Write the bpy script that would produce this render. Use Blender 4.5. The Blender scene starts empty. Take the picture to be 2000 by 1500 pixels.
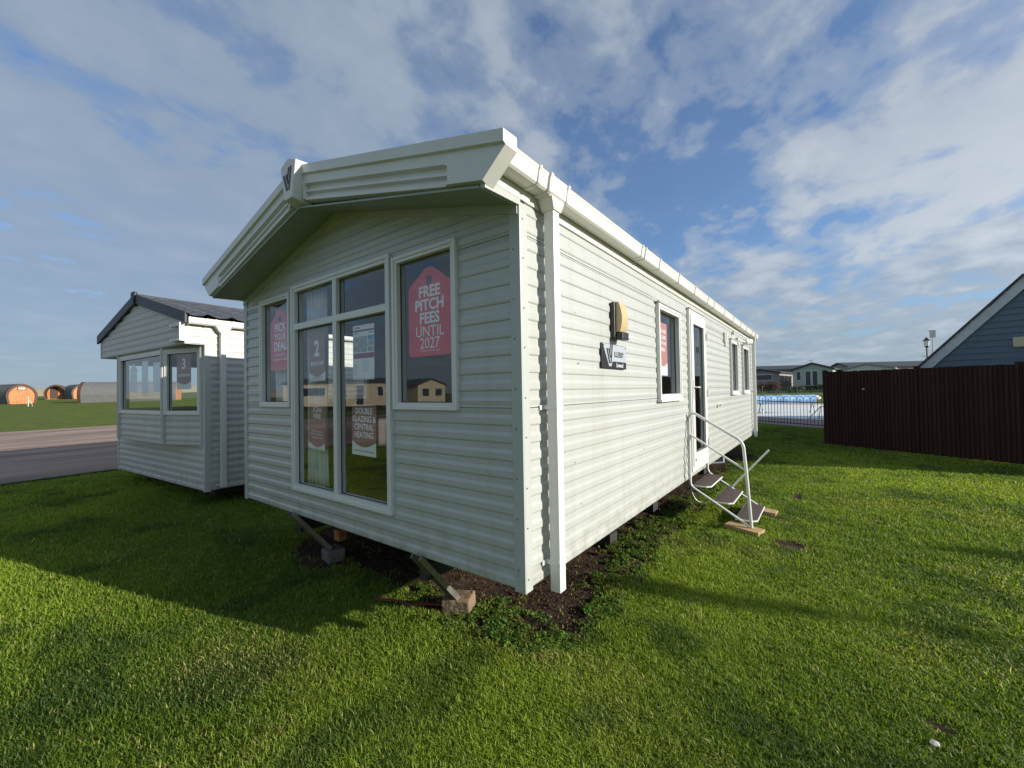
import bpy, bmesh, math, random
import numpy as np
from mathutils import Vector, Matrix
random.seed(7); rng = np.random.default_rng(7)
R = math.radians
S = bpy.context.scene
C = S.collection

# ------------------------------------------------------------------ camera, sky, sun, exposure
CAM = Vector((1.33386, -1.86107, 1.09745))
F = Vector((-0.60117805, 0.7989192, 0.01769358))
RT = Vector((0.79874731, 0.60142573, -0.01702437))
UP = Vector((0.02424247, -0.00389802, 0.99969851))
cd = bpy.data.cameras.new('camera'); cam = bpy.data.objects.new('camera', cd); C.objects.link(cam)
cam.matrix_world = Matrix((( RT.x, UP.x, -F.x, CAM.x), (RT.y, UP.y, -F.y, CAM.y), (RT.z, UP.z, -F.z, CAM.z), (0, 0, 0, 1)))
cd.sensor_width = 36; cd.lens = 14.563; cd.clip_start = .05; cd.clip_end = 3000
S.camera = cam
SUN = Vector((1, .30, .342)).normalized()
sl = bpy.data.lights.new('sun', 'SUN'); sl.energy = 4.75; sl.angle = R(.53); sl.color = (1, .945, .86)
so = bpy.data.objects.new('sun', sl); C.objects.link(so); so.location = (30, 9, 12)
so.rotation_euler = SUN.to_track_quat('Z', 'Y').to_euler()
S.view_settings.view_transform = 'Standard'; S.view_settings.look = 'None'
S.view_settings.exposure = 0.42; S.view_settings.gamma = 1

def nd(nt, typ, **kw):
    n = nt.nodes.new(typ)
    for k, v in kw.items():
        if k.startswith('i_'):
            n.inputs[k[2:]].default_value = v
        else: setattr(n, k, v)
    return n
def mth(nt, op, a, b=None, c=None, clamp=False):
    n = nt.nodes.new('ShaderNodeMath'); n.operation = op; n.use_clamp = clamp
    for i, v in enumerate((a, b, c)):
        if v is None: continue
        if isinstance(v, (int, float)): n.inputs[i].default_value = v
        else: nt.links.new(v, n.inputs[i])
    return n.outputs[0]
def ramp(nt, fac, stops, interp='LINEAR'):
    n = nt.nodes.new('ShaderNodeValToRGB'); n.color_ramp.interpolation = interp
    e = n.color_ramp.elements
    while len(e) < len(stops): e.new(.5)
    for i, (p, c) in enumerate(stops):
        e[i].position = p; e[i].color = (c, c, c, 1) if isinstance(c, (int, float)) else (*c, 1)
    nt.links.new(fac, n.inputs[0]); return n.outputs[0]
def mixc(nt, f, a, b, mode='MIX'):
    n = nt.nodes.new('ShaderNodeMix'); n.data_type = 'RGBA'; n.blend_type = mode
    for s, v in ((n.inputs[0], f), (n.inputs[6], a), (n.inputs[7], b)):
        if isinstance(v, (int, float)): s.default_value = v
        elif isinstance(v, tuple): s.default_value = (*v, 1) if len(v) == 3 else v
        else: nt.links.new(v, s)
    return n.outputs[2]

W = bpy.data.worlds.new('World'); S.world = W; W.use_nodes = True
nt = W.node_tree; nt.nodes.clear(); L = nt.links
sky = nd(nt, 'ShaderNodeTexSky', sky_type='NISHITA', sun_disc=False)
sky.sun_elevation = math.asin(SUN.z); sky.sun_rotation = math.atan2(SUN.x, SUN.y)
sky.altitude = 0; sky.air_density = 1.0; sky.dust_density = .6; sky.ozone_density = 2.2
tc = nd(nt, 'ShaderNodeTexCoord'); sep = nd(nt, 'ShaderNodeSeparateXYZ'); L.new(tc.outputs['Generated'], sep.inputs[0])
zz = mth(nt, 'MAXIMUM', sep.outputs[2], 0.0)
den = mth(nt, 'ADD', zz, .17)
px = mth(nt, 'DIVIDE', sep.outputs[0], den); py = mth(nt, 'DIVIDE', sep.outputs[1], den)
cmb = nd(nt, 'ShaderNodeCombineXYZ'); L.new(px, cmb.inputs[0]); L.new(py, cmb.inputs[1])
def skynoise(scale, detail, rough, dist, rot, sc, off=(0, 0, 0)):
    m = nd(nt, 'ShaderNodeMapping'); m.inputs['Rotation'].default_value = (0, 0, R(rot)); m.inputs['Scale'].default_value = sc
    m.inputs['Location'].default_value = off
    L.new(cmb.outputs[0], m.inputs[0])
    n = nd(nt, 'ShaderNodeTexNoise'); n.inputs['Scale'].default_value = scale; n.inputs['Detail'].default_value = detail
    n.inputs['Roughness'].default_value = rough; n.inputs['Distortion'].default_value = dist
    L.new(m.outputs[0], n.inputs[0]); return n.outputs[0]
n1 = skynoise(1.15, 7, .50, .12, 20, (1, .92, 1), (1.3, .4, 0))
n2 = skynoise(4.6, 7, .54, .18, 20, (1, .85, 1), (3, 1, 0))

n3 = skynoise(.45, 4, .5, 0, 10, (1, 1, 1), (5.3, 2.1, 0))
def blob(dx, dy, dz, power):
    v = Vector((dx, dy, dz)).normalized()
    d = nd(nt, 'ShaderNodeVectorMath', operation='DOT_PRODUCT'); L.new(tc.outputs['Generated'], d.inputs[0]); d.inputs[1].default_value = v
    return mth(nt, 'POWER', mth(nt, 'MAXIMUM', d.outputs['Value'], 0.0), power)
BLUE = [(x_, y_, z_, p_ * .6, a_ * .52) for x_, y_, z_, p_, a_ in [(-.32, .81, .49, 120, .20), (-.16, .88, .44, 90, .26), (-.40, .74, .54, 160, .14), (-.44, .62, .65, 300, .12), (-.32, .85, .42, 120, .18), (.17, .84, .50, 220, .14), (-.66, .42, .62, 200, .10), (-.22, .90, .38, 60, .22)]]
BLUE.append((-.24, .78, .58, 60, -.12)); BLUE.append((-.50, .60, .62, 60, .07)); BLUE.append((.02, .84, .54, 60, -.06))
n4 = skynoise(12, 5, .55, .5, 20, (1, .6, 1), (7, 2, 0))
cov = mth(nt, 'ADD', mth(nt, 'MULTIPLY', mth(nt, 'SUBTRACT', n1, .5), 1.25), mth(nt, 'MULTIPLY', mth(nt, 'SUBTRACT', n2, .5), 1.15))
cov = mth(nt, 'ADD', cov, mth(nt, 'MULTIPLY', mth(nt, 'SUBTRACT', n4, .5), .30))
cov = mth(nt, 'ADD', cov, .585)
cov = mth(nt, 'ADD', cov, mth(nt, 'MULTIPLY', mth(nt, 'SUBTRACT', n3, .5), .5))
cov = mth(nt, 'ADD', cov, mth(nt, 'MULTIPLY', blob(-.9, .25, .35, 4), .19))
cov = mth(nt, 'ADD', cov, mth(nt, 'MULTIPLY', blob(.1, .75, .60, 40), .10))
for (bx, by, bz, pw, am) in BLUE: cov = mth(nt, 'SUBTRACT', cov, mth(nt, 'MULTIPLY', blob(bx, by, bz, pw), am))
# banks lower down read as closed grey stratus
cov = mth(nt, 'ADD', cov, mth(nt, 'MULTIPLY', mth(nt, 'POWER', mth(nt, 'SUBTRACT', 1.0, zz), 5), .42))
dens = ramp(nt, cov, [(.39, .14), (.53, .50), (.72, .88)], 'EASE')
calm = mth(nt, 'SUBTRACT', 1.0, mth(nt, 'MULTIPLY', blob(-.95, .2, .2, 3), .62))
lit = ramp(nt, mth(nt, 'ADD', mth(nt, 'MULTIPLY', mth(nt, 'SUBTRACT', mth(nt, 'ADD', mth(nt, 'MULTIPLY', n2, .6), mth(nt, 'MULTIPLY', n1, .4)), .5), calm), .49), [(.35, (.25, .325, .435)), (.50, (.36, .43, .52)), (.64, (.55, .60, .665))])
sunny = mth(nt, 'MULTIPLY', blob(.25, .80, .52, 7), 1.0, clamp=True)
lit = mixc(nt, mth(nt, 'MULTIPLY', sunny, .28), lit, (.78, .81, .84))
lit = mixc(nt, mth(nt, 'MULTIPLY', blob(-.95, .2, .25, 3), .38), lit, (.235, .325, .45))
edge = mth(nt, 'MULTIPLY', ramp(nt, mth(nt, 'ADD', zz, mth(nt, 'MULTIPLY', mth(nt, 'SUBTRACT', n2, .5), .25)), [(.17, 0.0), (.27, 1.0), (.36, .8), (.45, 0.0)]), blob(.35, .92, .25, 14))
lit = mixc(nt, mth(nt, 'MULTIPLY', edge, .75), lit, (.72, .77, .80))
low = mth(nt, 'POWER', mth(nt, 'SUBTRACT', 1.0, zz), 16)
lit = mixc(nt, mth(nt, 'MULTIPLY', low, .65), lit, (.29, .375, .47))
bg = nd(nt, 'ShaderNodeBackground'); bg.inputs[1].default_value = .082
skyc = mixc(nt, 1.0, sky.outputs[0], (.92, 1.20, 1.52), 'MULTIPLY')
CL = 9.0
litx = mixc(nt, 1.0, lit, (CL, CL, CL), 'MULTIPLY')
fin = mixc(nt, dens, skyc, litx); L.new(fin, bg.inputs[0])
wo = nd(nt, 'ShaderNodeOutputWorld'); L.new(bg.outputs[0], wo.inputs[0])

# ------------------------------------------------------------------ helpers
def tag(o, label=None, cat=None, group=None, kind=None):
    if label: o['label'] = label
    if cat: o['category'] = cat
    if group: o['group'] = group
    if kind: o['kind'] = kind
    return o
def empty(name, label, cat, loc=(0, 0, 0), rz=0, group=None):
    o = bpy.data.objects.new(name, None); C.objects.link(o)
    o.location = loc; o.rotation_euler = (0, 0, rz); o.empty_display_size = .3
    return tag(o, label, cat, group)
class MB:
    """collects faces; p() maps local coordinates"""
    def __init__(s, f=None): s.v = []; s.f = []; s.m = []; s.map = f; s.mi = 0
    def pt(s, a): return tuple(s.map(*a)) if s.map else tuple(a)
    def poly(s, pts):
        i = len(s.v); s.v += [s.pt(p) for p in pts]; s.f.append(tuple(range(i, i + len(pts)))); s.m.append(s.mi); return s
    def hexa(s, p):
        i = len(s.v); s.v += [s.pt(q) for q in p]
        for q in ((0, 1, 2, 3), (7, 6, 5, 4), (0, 4, 5, 1), (1, 5, 6, 2), (2, 6, 7, 3), (3, 7, 4, 0)):
            s.f.append(tuple(i + k for k in q)); s.m.append(s.mi)
        return s
    def box(s, x0, x1, y0, y1, z0, z1):
        return s.hexa([(x0, y0, z0), (x1, y0, z0), (x1, y1, z0), (x0, y1, z0), (x0, y0, z1), (x1, y0, z1), (x1, y1, z1), (x0, y1, z1)])
    def prism(s, pts, vec, cap=True):
        """closed polygon pts (3d) swept by vec"""
        n = len(pts); i = len(s.v); vec = Vector(vec)
        s.v += [s.pt(p) for p in pts] + [s.pt(Vector(p) + vec) for p in pts]
        for k in range(n):
            l = (k + 1) % n; s.f.append((i + k, i + l, i + n + l, i + n + k)); s.m.append(s.mi)
        if cap:
            s.f.append(tuple(i + k for k in range(n))[::-1]); s.m.append(s.mi)
            s.f.append(tuple(i + n + k for k in range(n))); s.m.append(s.mi)
        return s
    def tube(s, pts, r, n=8, cap=True):
        pts = [Vector(p) for p in pts]; rs = r if isinstance(r, (list, tuple)) else [r] * len(pts)
        i0 = len(s.v); prev = None
        for k, p in enumerate(pts):
            if k == 0: d = pts[1] - p
            elif k == len(pts) - 1: d = p - pts[k - 1]
            else: d = (pts[k + 1] - p).normalized() + (p - pts[k - 1]).normalized()
            d.normalize()
            a = prev if prev is not None else (Vector((0, 0, 1)) if abs(d.z) < .9 else Vector((1, 0, 0)))
            b = d.cross(a).normalized(); a = b.cross(d).normalized(); prev = a
            for j in range(n):
                t = 2 * math.pi * j / n; s.v.append(s.pt(p + (a * math.cos(t) + b * math.sin(t)) * rs[k]))
        for k in range(len(pts) - 1):
            for j in range(n):
                l = (j + 1) % n; q = i0 + k * n
                s.f.append((q + j, q + l, q + n + l, q + n + j)); s.m.append(s.mi)
        if cap:
            s.f.append(tuple(i0 + j for j in range(n))[::-1]); s.m.append(s.mi)
            s.f.append(tuple(i0 + (len(pts) - 1) * n + j for j in range(n))); s.m.append(s.mi)
        return s
    def each(s, name, mats, parent=None, **kw):
        """every connected shape becomes an object of its own"""
        par = list(range(len(s.v)))
        def find(a):
            while par[a] != a: par[a] = par[par[a]]; a = par[a]
            return a
        for f in s.f:
            for k in f[1:]: par[find(k)] = find(f[0])
        gs = {}
        for f in s.f: gs.setdefault(find(f[0]), []).append(f)
        for fs in gs.values():
            m = MB(); mp = {}
            for f in fs:
                for k in f:
                    if k not in mp: mp[k] = len(m.v); m.v.append(s.v[k])
                m.f.append(tuple(mp[k] for k in f)); m.m.append(0)
            m.build(name, mats, parent, **kw)
    def build(s, name, mats, parent=None, smooth=None, bevel=0, post=None):
        me = bpy.data.meshes.new(name); me.from_pydata(s.v, [], s.f)
        mats = mats if isinstance(mats, (list, tuple)) else [mats]
        for m in mats: me.materials.append(m)
        if len(mats) > 1: me.polygons.foreach_set('material_index', s.m)
        bm = bmesh.new(); bm.from_mesh(me)
        if post: post(bm)
        bmesh.ops.recalc_face_normals(bm, faces=bm.faces)
        bm.to_mesh(me); bm.free()
        o = bpy.data.objects.new(name, me); C.objects.link(o)
        if parent: o.parent = parent
        if smooth:
            me.polygons.foreach_set('use_smooth', [True] * len(me.polygons))
            md = o.modifiers.new('w', 'EDGE_SPLIT'); md.split_angle = R(smooth)
        if bevel:
            md = o.modifiers.new('b', 'BEVEL'); md.width = bevel; md.segments = 2; md.limit_method = 'ANGLE'; md.angle_limit = R(40)
        return o
def arcpts(p0, p1, p2, n=6):
    p0, p1, p2 = map(Vector, (p0, p1, p2))
    return [p0 * (1 - t) ** 2 + p1 * 2 * t * (1 - t) + p2 * t * t for t in [k / n for k in range(n + 1)]]
def lettering(name, txt, size, mat, parent, M, sx=1.0, bold=0.0, ext=.0008, align='CENTER', font_space=1.0):
    """raised letters; M maps the text plane into the parent's frame"""
    cu = bpy.data.curves.new(name, 'FONT'); cu.body = txt; cu.size = size; cu.align_x = align; cu.align_y = 'CENTER'
    cu.offset = bold; cu.extrude = ext; cu.space_character = font_space; cu.resolution_u = 3
    t = bpy.data.objects.new('t', cu); C.objects.link(t)
    me = bpy.data.meshes.new_from_object(t, depsgraph=bpy.context.evaluated_depsgraph_get())
    C.objects.unlink(t); bpy.data.objects.remove(t); bpy.data.curves.remove(cu)
    me.transform(M @ Matrix.Diagonal((sx, 1, 1, 1))); me.name = name
    me.materials.clear(); me.materials.append(mat)
    o = bpy.data.objects.new(name, me); C.objects.link(o); o.parent = parent; return o
def mapM(m, a, b, d):
    """matrix: text x->a, y->b, out of the plane->d, for plane mapping m"""
    o = Vector(m(a, b, d)); ax = Vector(m(a + 1, b, d)) - o; bx = Vector(m(a, b + 1, d)) - o; dx = Vector(m(a, b, d + 1)) - o
    return Matrix(((ax.x, bx.x, dx.x, o.x), (ax.y, bx.y, dx.y, o.y), (ax.z, bx.z, dx.z, o.z), (0, 0, 0, 1)))

# ------------------------------------------------------------------ materials
def mat(name, col, rough=.5, spec=.5, metal=0, coat=0, noise=None, bump=None, dirt=False, island=0.0):
    m = bpy.data.materials.new(name); m.use_nodes = True; t = m.node_tree; b = t.nodes['Principled BSDF']
    b.inputs['Base Color'].default_value = (*col, 1); b.inputs['Roughness'].default_value = rough
    b.inputs['Specular IOR Level'].default_value = spec; b.inputs['Metallic'].default_value = metal
    b.inputs['Coat Weight'].default_value = coat; b.inputs['Coat Roughness'].default_value = .15
    co = nd(t, 'ShaderNodeTexCoord')
    if noise:   # (scale, other colour, amount, stretch)
        sc, c2, am, st = noise
        mp = nd(t, 'ShaderNodeMapping'); mp.inputs['Scale'].default_value = st; t.links.new(co.outputs['Object'], mp.inputs[0])
        n = nd(t, 'ShaderNodeTexNoise'); n.inputs['Scale'].default_value = sc; n.inputs['Detail'].default_value = 6; n.inputs['Roughness'].default_value = .6
        t.links.new(mp.outputs[0], n.inputs[0])
        f = ramp(t, n.outputs[0], [(.38, 0.0), (.68, float(am))])
        t.links.new(mixc(t, f, tuple(col), tuple(c2)), b.inputs['Base Color'])
    def lastcol():
        lk = b.inputs['Base Color'].links
        return lk[0].from_socket if lk else tuple(col)
    if dirt:
        mp = nd(t, 'ShaderNodeMapping'); mp.inputs['Scale'].default_value = (7, 7, .35); t.links.new(co.outputs['Object'], mp.inputs[0])
        n = nd(t, 'ShaderNodeTexNoise'); n.inputs['Scale'].default_value = 1.6; n.inputs['Detail'].default_value = 5; t.links.new(mp.outputs[0], n.inputs[0])
        c1 = mixc(t, ramp(t, n.outputs[0], [(.50, 0.0), (.78, .34)]), lastcol(), (.36, .35, .27))
        sp_ = nd(t, 'ShaderNodeSeparateXYZ'); t.links.new(co.outputs['Object'], sp_.inputs[0])
        n2_ = nd(t, 'ShaderNodeTexNoise'); n2_.inputs['Scale'].default_value = 9; n2_.inputs['Detail'].default_value = 6; t.links.new(co.outputs['Object'], n2_.inputs[0])
        lowz = mth(t, 'MULTIPLY', ramp(t, mth(t, 'ADD', sp_.outputs[2], .1), [(.06, 1.0), (.42, 0.0)]), ramp(t, n2_.outputs[0], [(.42, 0.0), (.72, .55)]))
        t.links.new(mixc(t, lowz, c1, (.22, .19, .13)), b.inputs['Base Color'])
    if island:
        gi = nd(t, 'ShaderNodeNewGeometry'); v = mth(t, 'ADD', mth(t, 'MULTIPLY', gi.outputs['Random Per Island'], island * 2), 1 - island)
        cx_ = nd(t, 'ShaderNodeCombineXYZ')
        for k in range(3): t.links.new(mth(t, 'ADD', v, .0), cx_.inputs[k])
        t.links.new(mixc(t, 1.0, lastcol(), cx_.outputs[0], 'MULTIPLY'), b.inputs['Base Color'])
    if bump:    # (scale, strength)
        n = nd(t, 'ShaderNodeTexNoise'); n.inputs['Scale'].default_value = bump[0]; n.inputs['Detail'].default_value = 4
        t.links.new(co.outputs['Object'], n.inputs[0])
        bp = nd(t, 'ShaderNodeBump'); bp.inputs['Strength'].default_value = bump[1]; bp.inputs['Distance'].default_value = .01
        t.links.new(n.outputs[0], bp.inputs['Height']); t.links.new(bp.outputs[0], b.inputs['Normal'])
    return m
def glassmat(name, tint, ior=1.8, haze=0.0):
    m = bpy.data.materials.new(name); m.use_nodes = True; t = m.node_tree; t.nodes.clear()
    o = nd(t, 'ShaderNodeOutputMaterial'); fr = nd(t, 'ShaderNodeFresnel'); geo = nd(t, 'ShaderNodeNewGeometry')
    # a thin sheet reflects alike from both sides, so invert the index on its back
    t.links.new(mth(t, 'ADD', mth(t, 'MULTIPLY', geo.outputs['Backfacing'], 1 / ior - ior), ior), fr.inputs[0])
    tr = nd(t, 'ShaderNodeBsdfTransparent'); tr.inputs[0].default_value = (*tint, 1)
    g = nd(t, 'ShaderNodeBsdfGlossy'); g.inputs['Roughness'].default_value = .012; g.inputs['Color'].default_value = (.95, .97, 1, 1)
    co = nd(t, 'ShaderNodeTexCoord'); n = nd(t, 'ShaderNodeTexNoise'); n.inputs['Scale'].default_value = 1.6; n.inputs['Detail'].default_value = 1
    t.links.new(co.outputs['Object'], n.inputs[0])
    bp = nd(t, 'ShaderNodeBump'); bp.inputs['Strength'].default_value = .05; bp.inputs['Distance'].default_value = .02
    t.links.new(n.outputs[0], bp.inputs['Height']); t.links.new(bp.outputs[0], g.inputs['Normal'])
    mx = nd(t, 'ShaderNodeMixShader'); t.links.new(fr.outputs[0], mx.inputs[0]); t.links.new(tr.outputs[0], mx.inputs[1]); t.links.new(g.outputs[0], mx.inputs[2])
    t.links.new(mx.outputs[0], o.inputs[0]); return m
clad = mat('sage_cladding', (.462, .476, .448), .36, .5, coat=.15, dirt=True, noise=(1.6, (.42, .434, .402), .6, (1, 1, .5)), bump=(260, .05))
clad2 = mat('stone_cladding', (.54, .535, .50), .45, .4, dirt=True, noise=(1.4, (.49, .48, .44), .6, (1, 1, .6)), bump=(260, .05))
upvc = mat('white_upvc', (.72, .72, .69), .30, .5, noise=(3, (.62, .61, .55), .45, (1, 1, .4)))
frp = mat('white_fascia', (.69, .69, .66), .35, .5, noise=(2.2, (.61, .60, .55), .55, (1, 1, 1)), bump=(180, .04))
guttm = mat('white_gutter', (.68, .67, .62), .30, .5, noise=(2.5, (.60, .58, .51), .55, (1, .4, 1)))
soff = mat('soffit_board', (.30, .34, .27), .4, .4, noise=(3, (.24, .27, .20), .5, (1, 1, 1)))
rubber = mat('black_seal', (.018, .018, .02), .6)
gasket = mat('dark_gasket', (.03, .03, .032), .5)
black = mat('black_plastic', (.02, .021, .022), .42)
galv = mat('galvanised_steel', (.34, .33, .29), .42, .5, metal=.7, noise=(14, (.18, .16, .12), .6, (1, 1, 1)), bump=(70, .15))
chrome = mat('polished_metal', (.7, .7, .7), .2, metal=1)
screwm = mat('dull_screw', (.16, .16, .14), .4, metal=.8)
glass = glassmat('window_glass', (.92, .95, .95), 1.82)
glass2 = glassmat('clear_window_glass', (.93, .95, .95), 1.55)
glass3 = glassmat('bay_window_glass', (.90, .93, .94), 2.3)
interior = mat('inner_lining', (.36, .34, .31), .7)
carpet = mat('inner_floor', (.16, .13, .10), .9)
darkroom = mat('dark_furnishing', (.07, .06, .055), .8)
redp = mat('red_poster', (.74, .055, .065), .45, noise=(6, (.66, .05, .06), .4, (1, 1, 1)))
brownp = mat('brown_poster', (.30, .145, .115), .5)
orangep = mat('terracotta_poster', (.52, .17, .11), .5)
whitep = mat('white_paper', (.80, .80, .80), .6)
letter_w = mat('white_lettering', (.88, .87, .88), .5)
letter_b = mat('black_lettering', (.012, .012, .014), .4)
maroon = mat('maroon_print', (.22, .03, .08), .6)
photo_g = mat('printed_photo', (.16, .22, .22), .5, noise=(26, (.55, .60, .60), .9, (1, 1, 1)))
photo_b = mat('printed_photo_sky', (.08, .24, .42), .5, noise=(30, (.35, .5, .6), .8, (1, 1, 1)))
greyprint = mat('grey_print', (.35, .36, .42), .6)
silver = mat('brushed_silver', (.46, .50, .53), .38, .5, metal=.25)
amber = mat('amber_lens', (.52, .41, .22), .38, .5, noise=(9, (.46, .35, .17), .5, (1, 1, 1)))
curtain = mat('pale_curtain', (.66, .66, .66), .9, noise=(9, (.42, .40, .38), .8, (1, 1, .25)))
matt_step = mat('brown_step_mat', (.085, .064, .056), .85, .2, noise=(60, (.14, .11, .10), .8, (.35, 1, 1)), bump=(160, .5))
timber = mat('sawn_timber', (.46, .33, .17), .75, .2, noise=(9, (.30, .19, .09), .8, (1, 6, 6)), bump=(60, .3))
conc = mat('cast_concrete', (.25, .175, .11), .9, .2, noise=(11, (.17, .12, .08), .9, (1, 1, 1)), bump=(45, .8))
conc2 = mat('weathered_concrete', (.20, .18, .16), .9, .2, noise=(11, (.11, .10, .08), .9, (1, 1, 1)), bump=(45, .8))
slate = mat('charcoal_roof', (.045, .048, .052), .5, .4, noise=(8, (.075, .08, .085), .6, (1, 1, 1)))
tileroof = mat('grey_roof_sheet', (.075, .075, .078), .42, .5, noise=(8, (.12, .12, .125), .6, (1, 1, 1)))
darkbarge = mat('anthracite_board', (.020, .023, .032), .45, .3)
underm = mat('chassis_paint', (.03, .028, .026), .8)
ply = mat('rusty_timber_end', (.28, .10, .04), .8, noise=(20, (.15, .05, .02), .8, (1, 1, 1)))
roofsheet = mat('roof_sheet', (.30, .31, .30), .5)
fence_m = mat('dark_brown_boards', (.034, .019, .016), .85, .15, island=.14, noise=(5, (.048, .024, .019), .8, (6, 6, .5)), bump=(40, .3))
blueclad = mat('slate_blue_boards', (.105, .155, .20), .6, .3, noise=(3, (.09, .135, .175), .6, (1, 1, 1)), bump=(90, .1))
barge_w = mat('weathered_white_board', (.52, .58, .60), .6, .3, noise=(5, (.36, .41, .43), .6, (1, 1, 1)))
beige = mat('beige_vent', (.50, .46, .30), .5)
railm = mat('green_black_rail', (.012, .025, .022), .45)
railg = mat('green_rail', (.02, .07, .045), .5)
pool_blue = mat('blue_pool_cover', (.24, .46, .76), .5, noise=(7, (.42, .60, .82), .8, (4, 4, 1)))
pool_white = mat('pale_pool_surround', (.74, .76, .74), .7, noise=(1.2, (.66, .67, .64), .6, (1, 1, 1)))
paver = mat('brown_paving', (.28, .20, .17), .85, noise=(2.2, (.20, .14, .12), .8, (1, 1, 1)))
sandstrip = mat('tan_paving', (.50, .37, .25), .85, noise=(2.2, (.40, .30, .2), .8, (1, 1, 1)))
pod_wood = mat('orange_larch_boards', (.56, .24, .09), .55, .3, noise=(3.5, (.36, .13, .045), .8, (1, 6, .6)))
pod_shell = mat('grey_shingles', (.17, .17, .168), .8, .2, noise=(5, (.12, .118, .115), .7, (1, 1, 1)))
pod_trim = mat('dark_pod_trim', (.07, .035, .022), .6)
lampw = mat('opal_lantern', (.72, .72, .66), .4)
asphalt = mat('worn_tarmac', (.22, .155, .122), .9, .2, noise=(.9, (.42, .32, .25), 1.0, (1, .22, 1)), bump=(9, .9))
bank_m = mat('shingle_bank', (.42, .35, .25), .95, .1, noise=(.5, (.33, .29, .19), .8, (1, 1, 5)))
cream = mat('cream_cladding', (.66, .55, .37), .5, noise=(1.5, (.58, .48, .32), .6, (1, 1, 1)))
palegreen = mat('pale_green_cladding', (.42, .48, .42), .6)
taupe = mat('taupe_cladding', (.30, .26, .24), .6, noise=(1.5, (.27, .23, .21), .6, (1, 1, 1)))
palewhite = mat('off_white_cladding', (.55, .58, .56), .6)
winfar = mat('far_window_glass', (.03, .035, .045), .12, .6)
ground_m = None

# ------------------------------------------------------------------ ground
def fade(t): return t * t * (3 - 2 * t)
class VN:
    def __init__(s, seed): s.g = np.random.default_rng(seed).random((256, 256))
    def __call__(s, x, y):
        x = np.asarray(x, float); y = np.asarray(y, float)
        xi = np.floor(x).astype(int); yi = np.floor(y).astype(int); u = fade(x - xi); v = fade(y - yi)
        g = s.g; a = g[xi & 255, yi & 255]; b = g[(xi + 1) & 255, yi & 255]; c = g[xi & 255, (yi + 1) & 255]; d = g[(xi + 1) & 255, (yi + 1) & 255]
        return (a * (1 - u) + b * u) * (1 - v) + (c * (1 - u) + d * u) * v
vn = [VN(i) for i in range(6)]
def fbm(x, y, k=0, oct=4):
    o = 0; a = .5; t = 0
    for i in range(oct): o = o + a * vn[(k + i) % 6](x * 2 ** i + 13.7 * i, y * 2 ** i + 7.1 * i); t += a; a *= .5
    return o / t
def gbase(x, y):
    d = -.6 * (np.asarray(x, float) - CAM.x) + .8 * (np.asarray(y, float) - CAM.y)
    return -.6 + .019 * np.minimum(np.maximum(d, -60), 15) + .0265 * np.minimum(np.maximum(d - 15, 0), 400)
def gz(x, y):
    b = gbase(x, y)
    near = np.clip(1 - (np.hypot(np.asarray(x) - 0, np.asarray(y) - 3)) / 25, 0, 1)
    return b + near * ((fbm(np.asarray(x) * 1.1, np.asarray(y) * 1.1, 1, 3) - .5) * .035 + (fbm(np.asarray(x) * 6, np.asarray(y) * 6, 2, 3) - .5) * .022)
def sst(a, b, x): t = np.clip((x - a) / (b - a), 0, 1); return t * t * (3 - 2 * t)
def soil(x, y):
    x = np.asarray(x, float); y = np.asarray(y, float)
    n = fbm(x * 2.3, y * 2.3, 3, 4) - .5; n2 = fbm(x * 9, y * 9, 0, 3) - .5
    inside = sst(.04, -.30, x + n * .9) * sst(-3.7, -3.3, x) * sst(.12, .50, y + n * .9) * sst(10, 9.2, y)
    inside = inside * (.55 + .45 * sst(.2, 1.0, y))
    strip = np.exp(-((x + .22 + .06 * np.sin(y * 2.1)) / .16) ** 2) * sst(.3, .9, y) * sst(9.5, 8.5, y) * .42
    corner = np.exp(-(((x + .22) / .24) ** 2 + ((y - .78) / .30) ** 2)) * 1.0
    c2 = np.exp(-(((x + .30) / .22) ** 2 + ((y - .45) / .10) ** 2)) * .75
    jack = np.exp(-(((x + .75) / .55) ** 2 + ((y - .55) / .3) ** 2)) * 1.0
    pad = np.exp(-(((x - 1.0) / .18) ** 2 + ((y - 3.25) / .14) ** 2)) * .95 + np.exp(-(((x - .9) / .14) ** 2 + ((y - 4.1) / .12) ** 2)) * .7
    pad = pad + np.exp(-(((x - .25) / .18) ** 2 + ((y - 3.2) / .2) ** 2)) * .45
    clods = sst(.80, .88, fbm(x * 1.7 + 4, y * 1.7 + 9, 4, 3)) * .5
    hard = np.exp(-(((x - 1.75) / .07) ** 2 + ((y - .98) / .05) ** 2)) + .8 * np.exp(-(((x - 1.0) / .07) ** 2 + ((y - 5.4) / .3) ** 2))
    m = np.maximum.reduce([inside, strip, corner, c2, jack, pad, clods, hard])
    return np.clip(m + n * .55 + n2 * .5 * (m > .12), 0, 1)
def road_edge(y): return -10.85 + .12 * np.sin(np.asarray(y) * .7)
def axis(fine0, fine1, step, far, g=1.13):
    a = list(np.arange(fine0, fine1 + 1e-6, step)); s = step; p = a[-1]
    while p < far: s *= g; p += s; a.append(p)
    s = step; p = a[0]; b = []
    while p > -far: s *= g; p -= s; b.append(p)
    return np.array(b[::-1] + a)
gx = axis(-6.5, 5.5, .055, 900); gy = axis(-2.4, 8.5, .055, 900)
GX, GY = np.meshgrid(gx, gy, indexing='ij'); GZ = gz(GX, GY); so_ = soil(GX, GY)
GZ = GZ - so_ * .012 + so_ * (fbm(GX * 16, GY * 16, 5, 3) - .5) * .03
nx, ny = len(gx), len(gy)
me = bpy.data.meshes.new('ground')
vv = np.stack([GX, GY, GZ], -1).reshape(-1, 3)
idx = np.arange(nx * ny).reshape(nx, ny)
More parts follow.
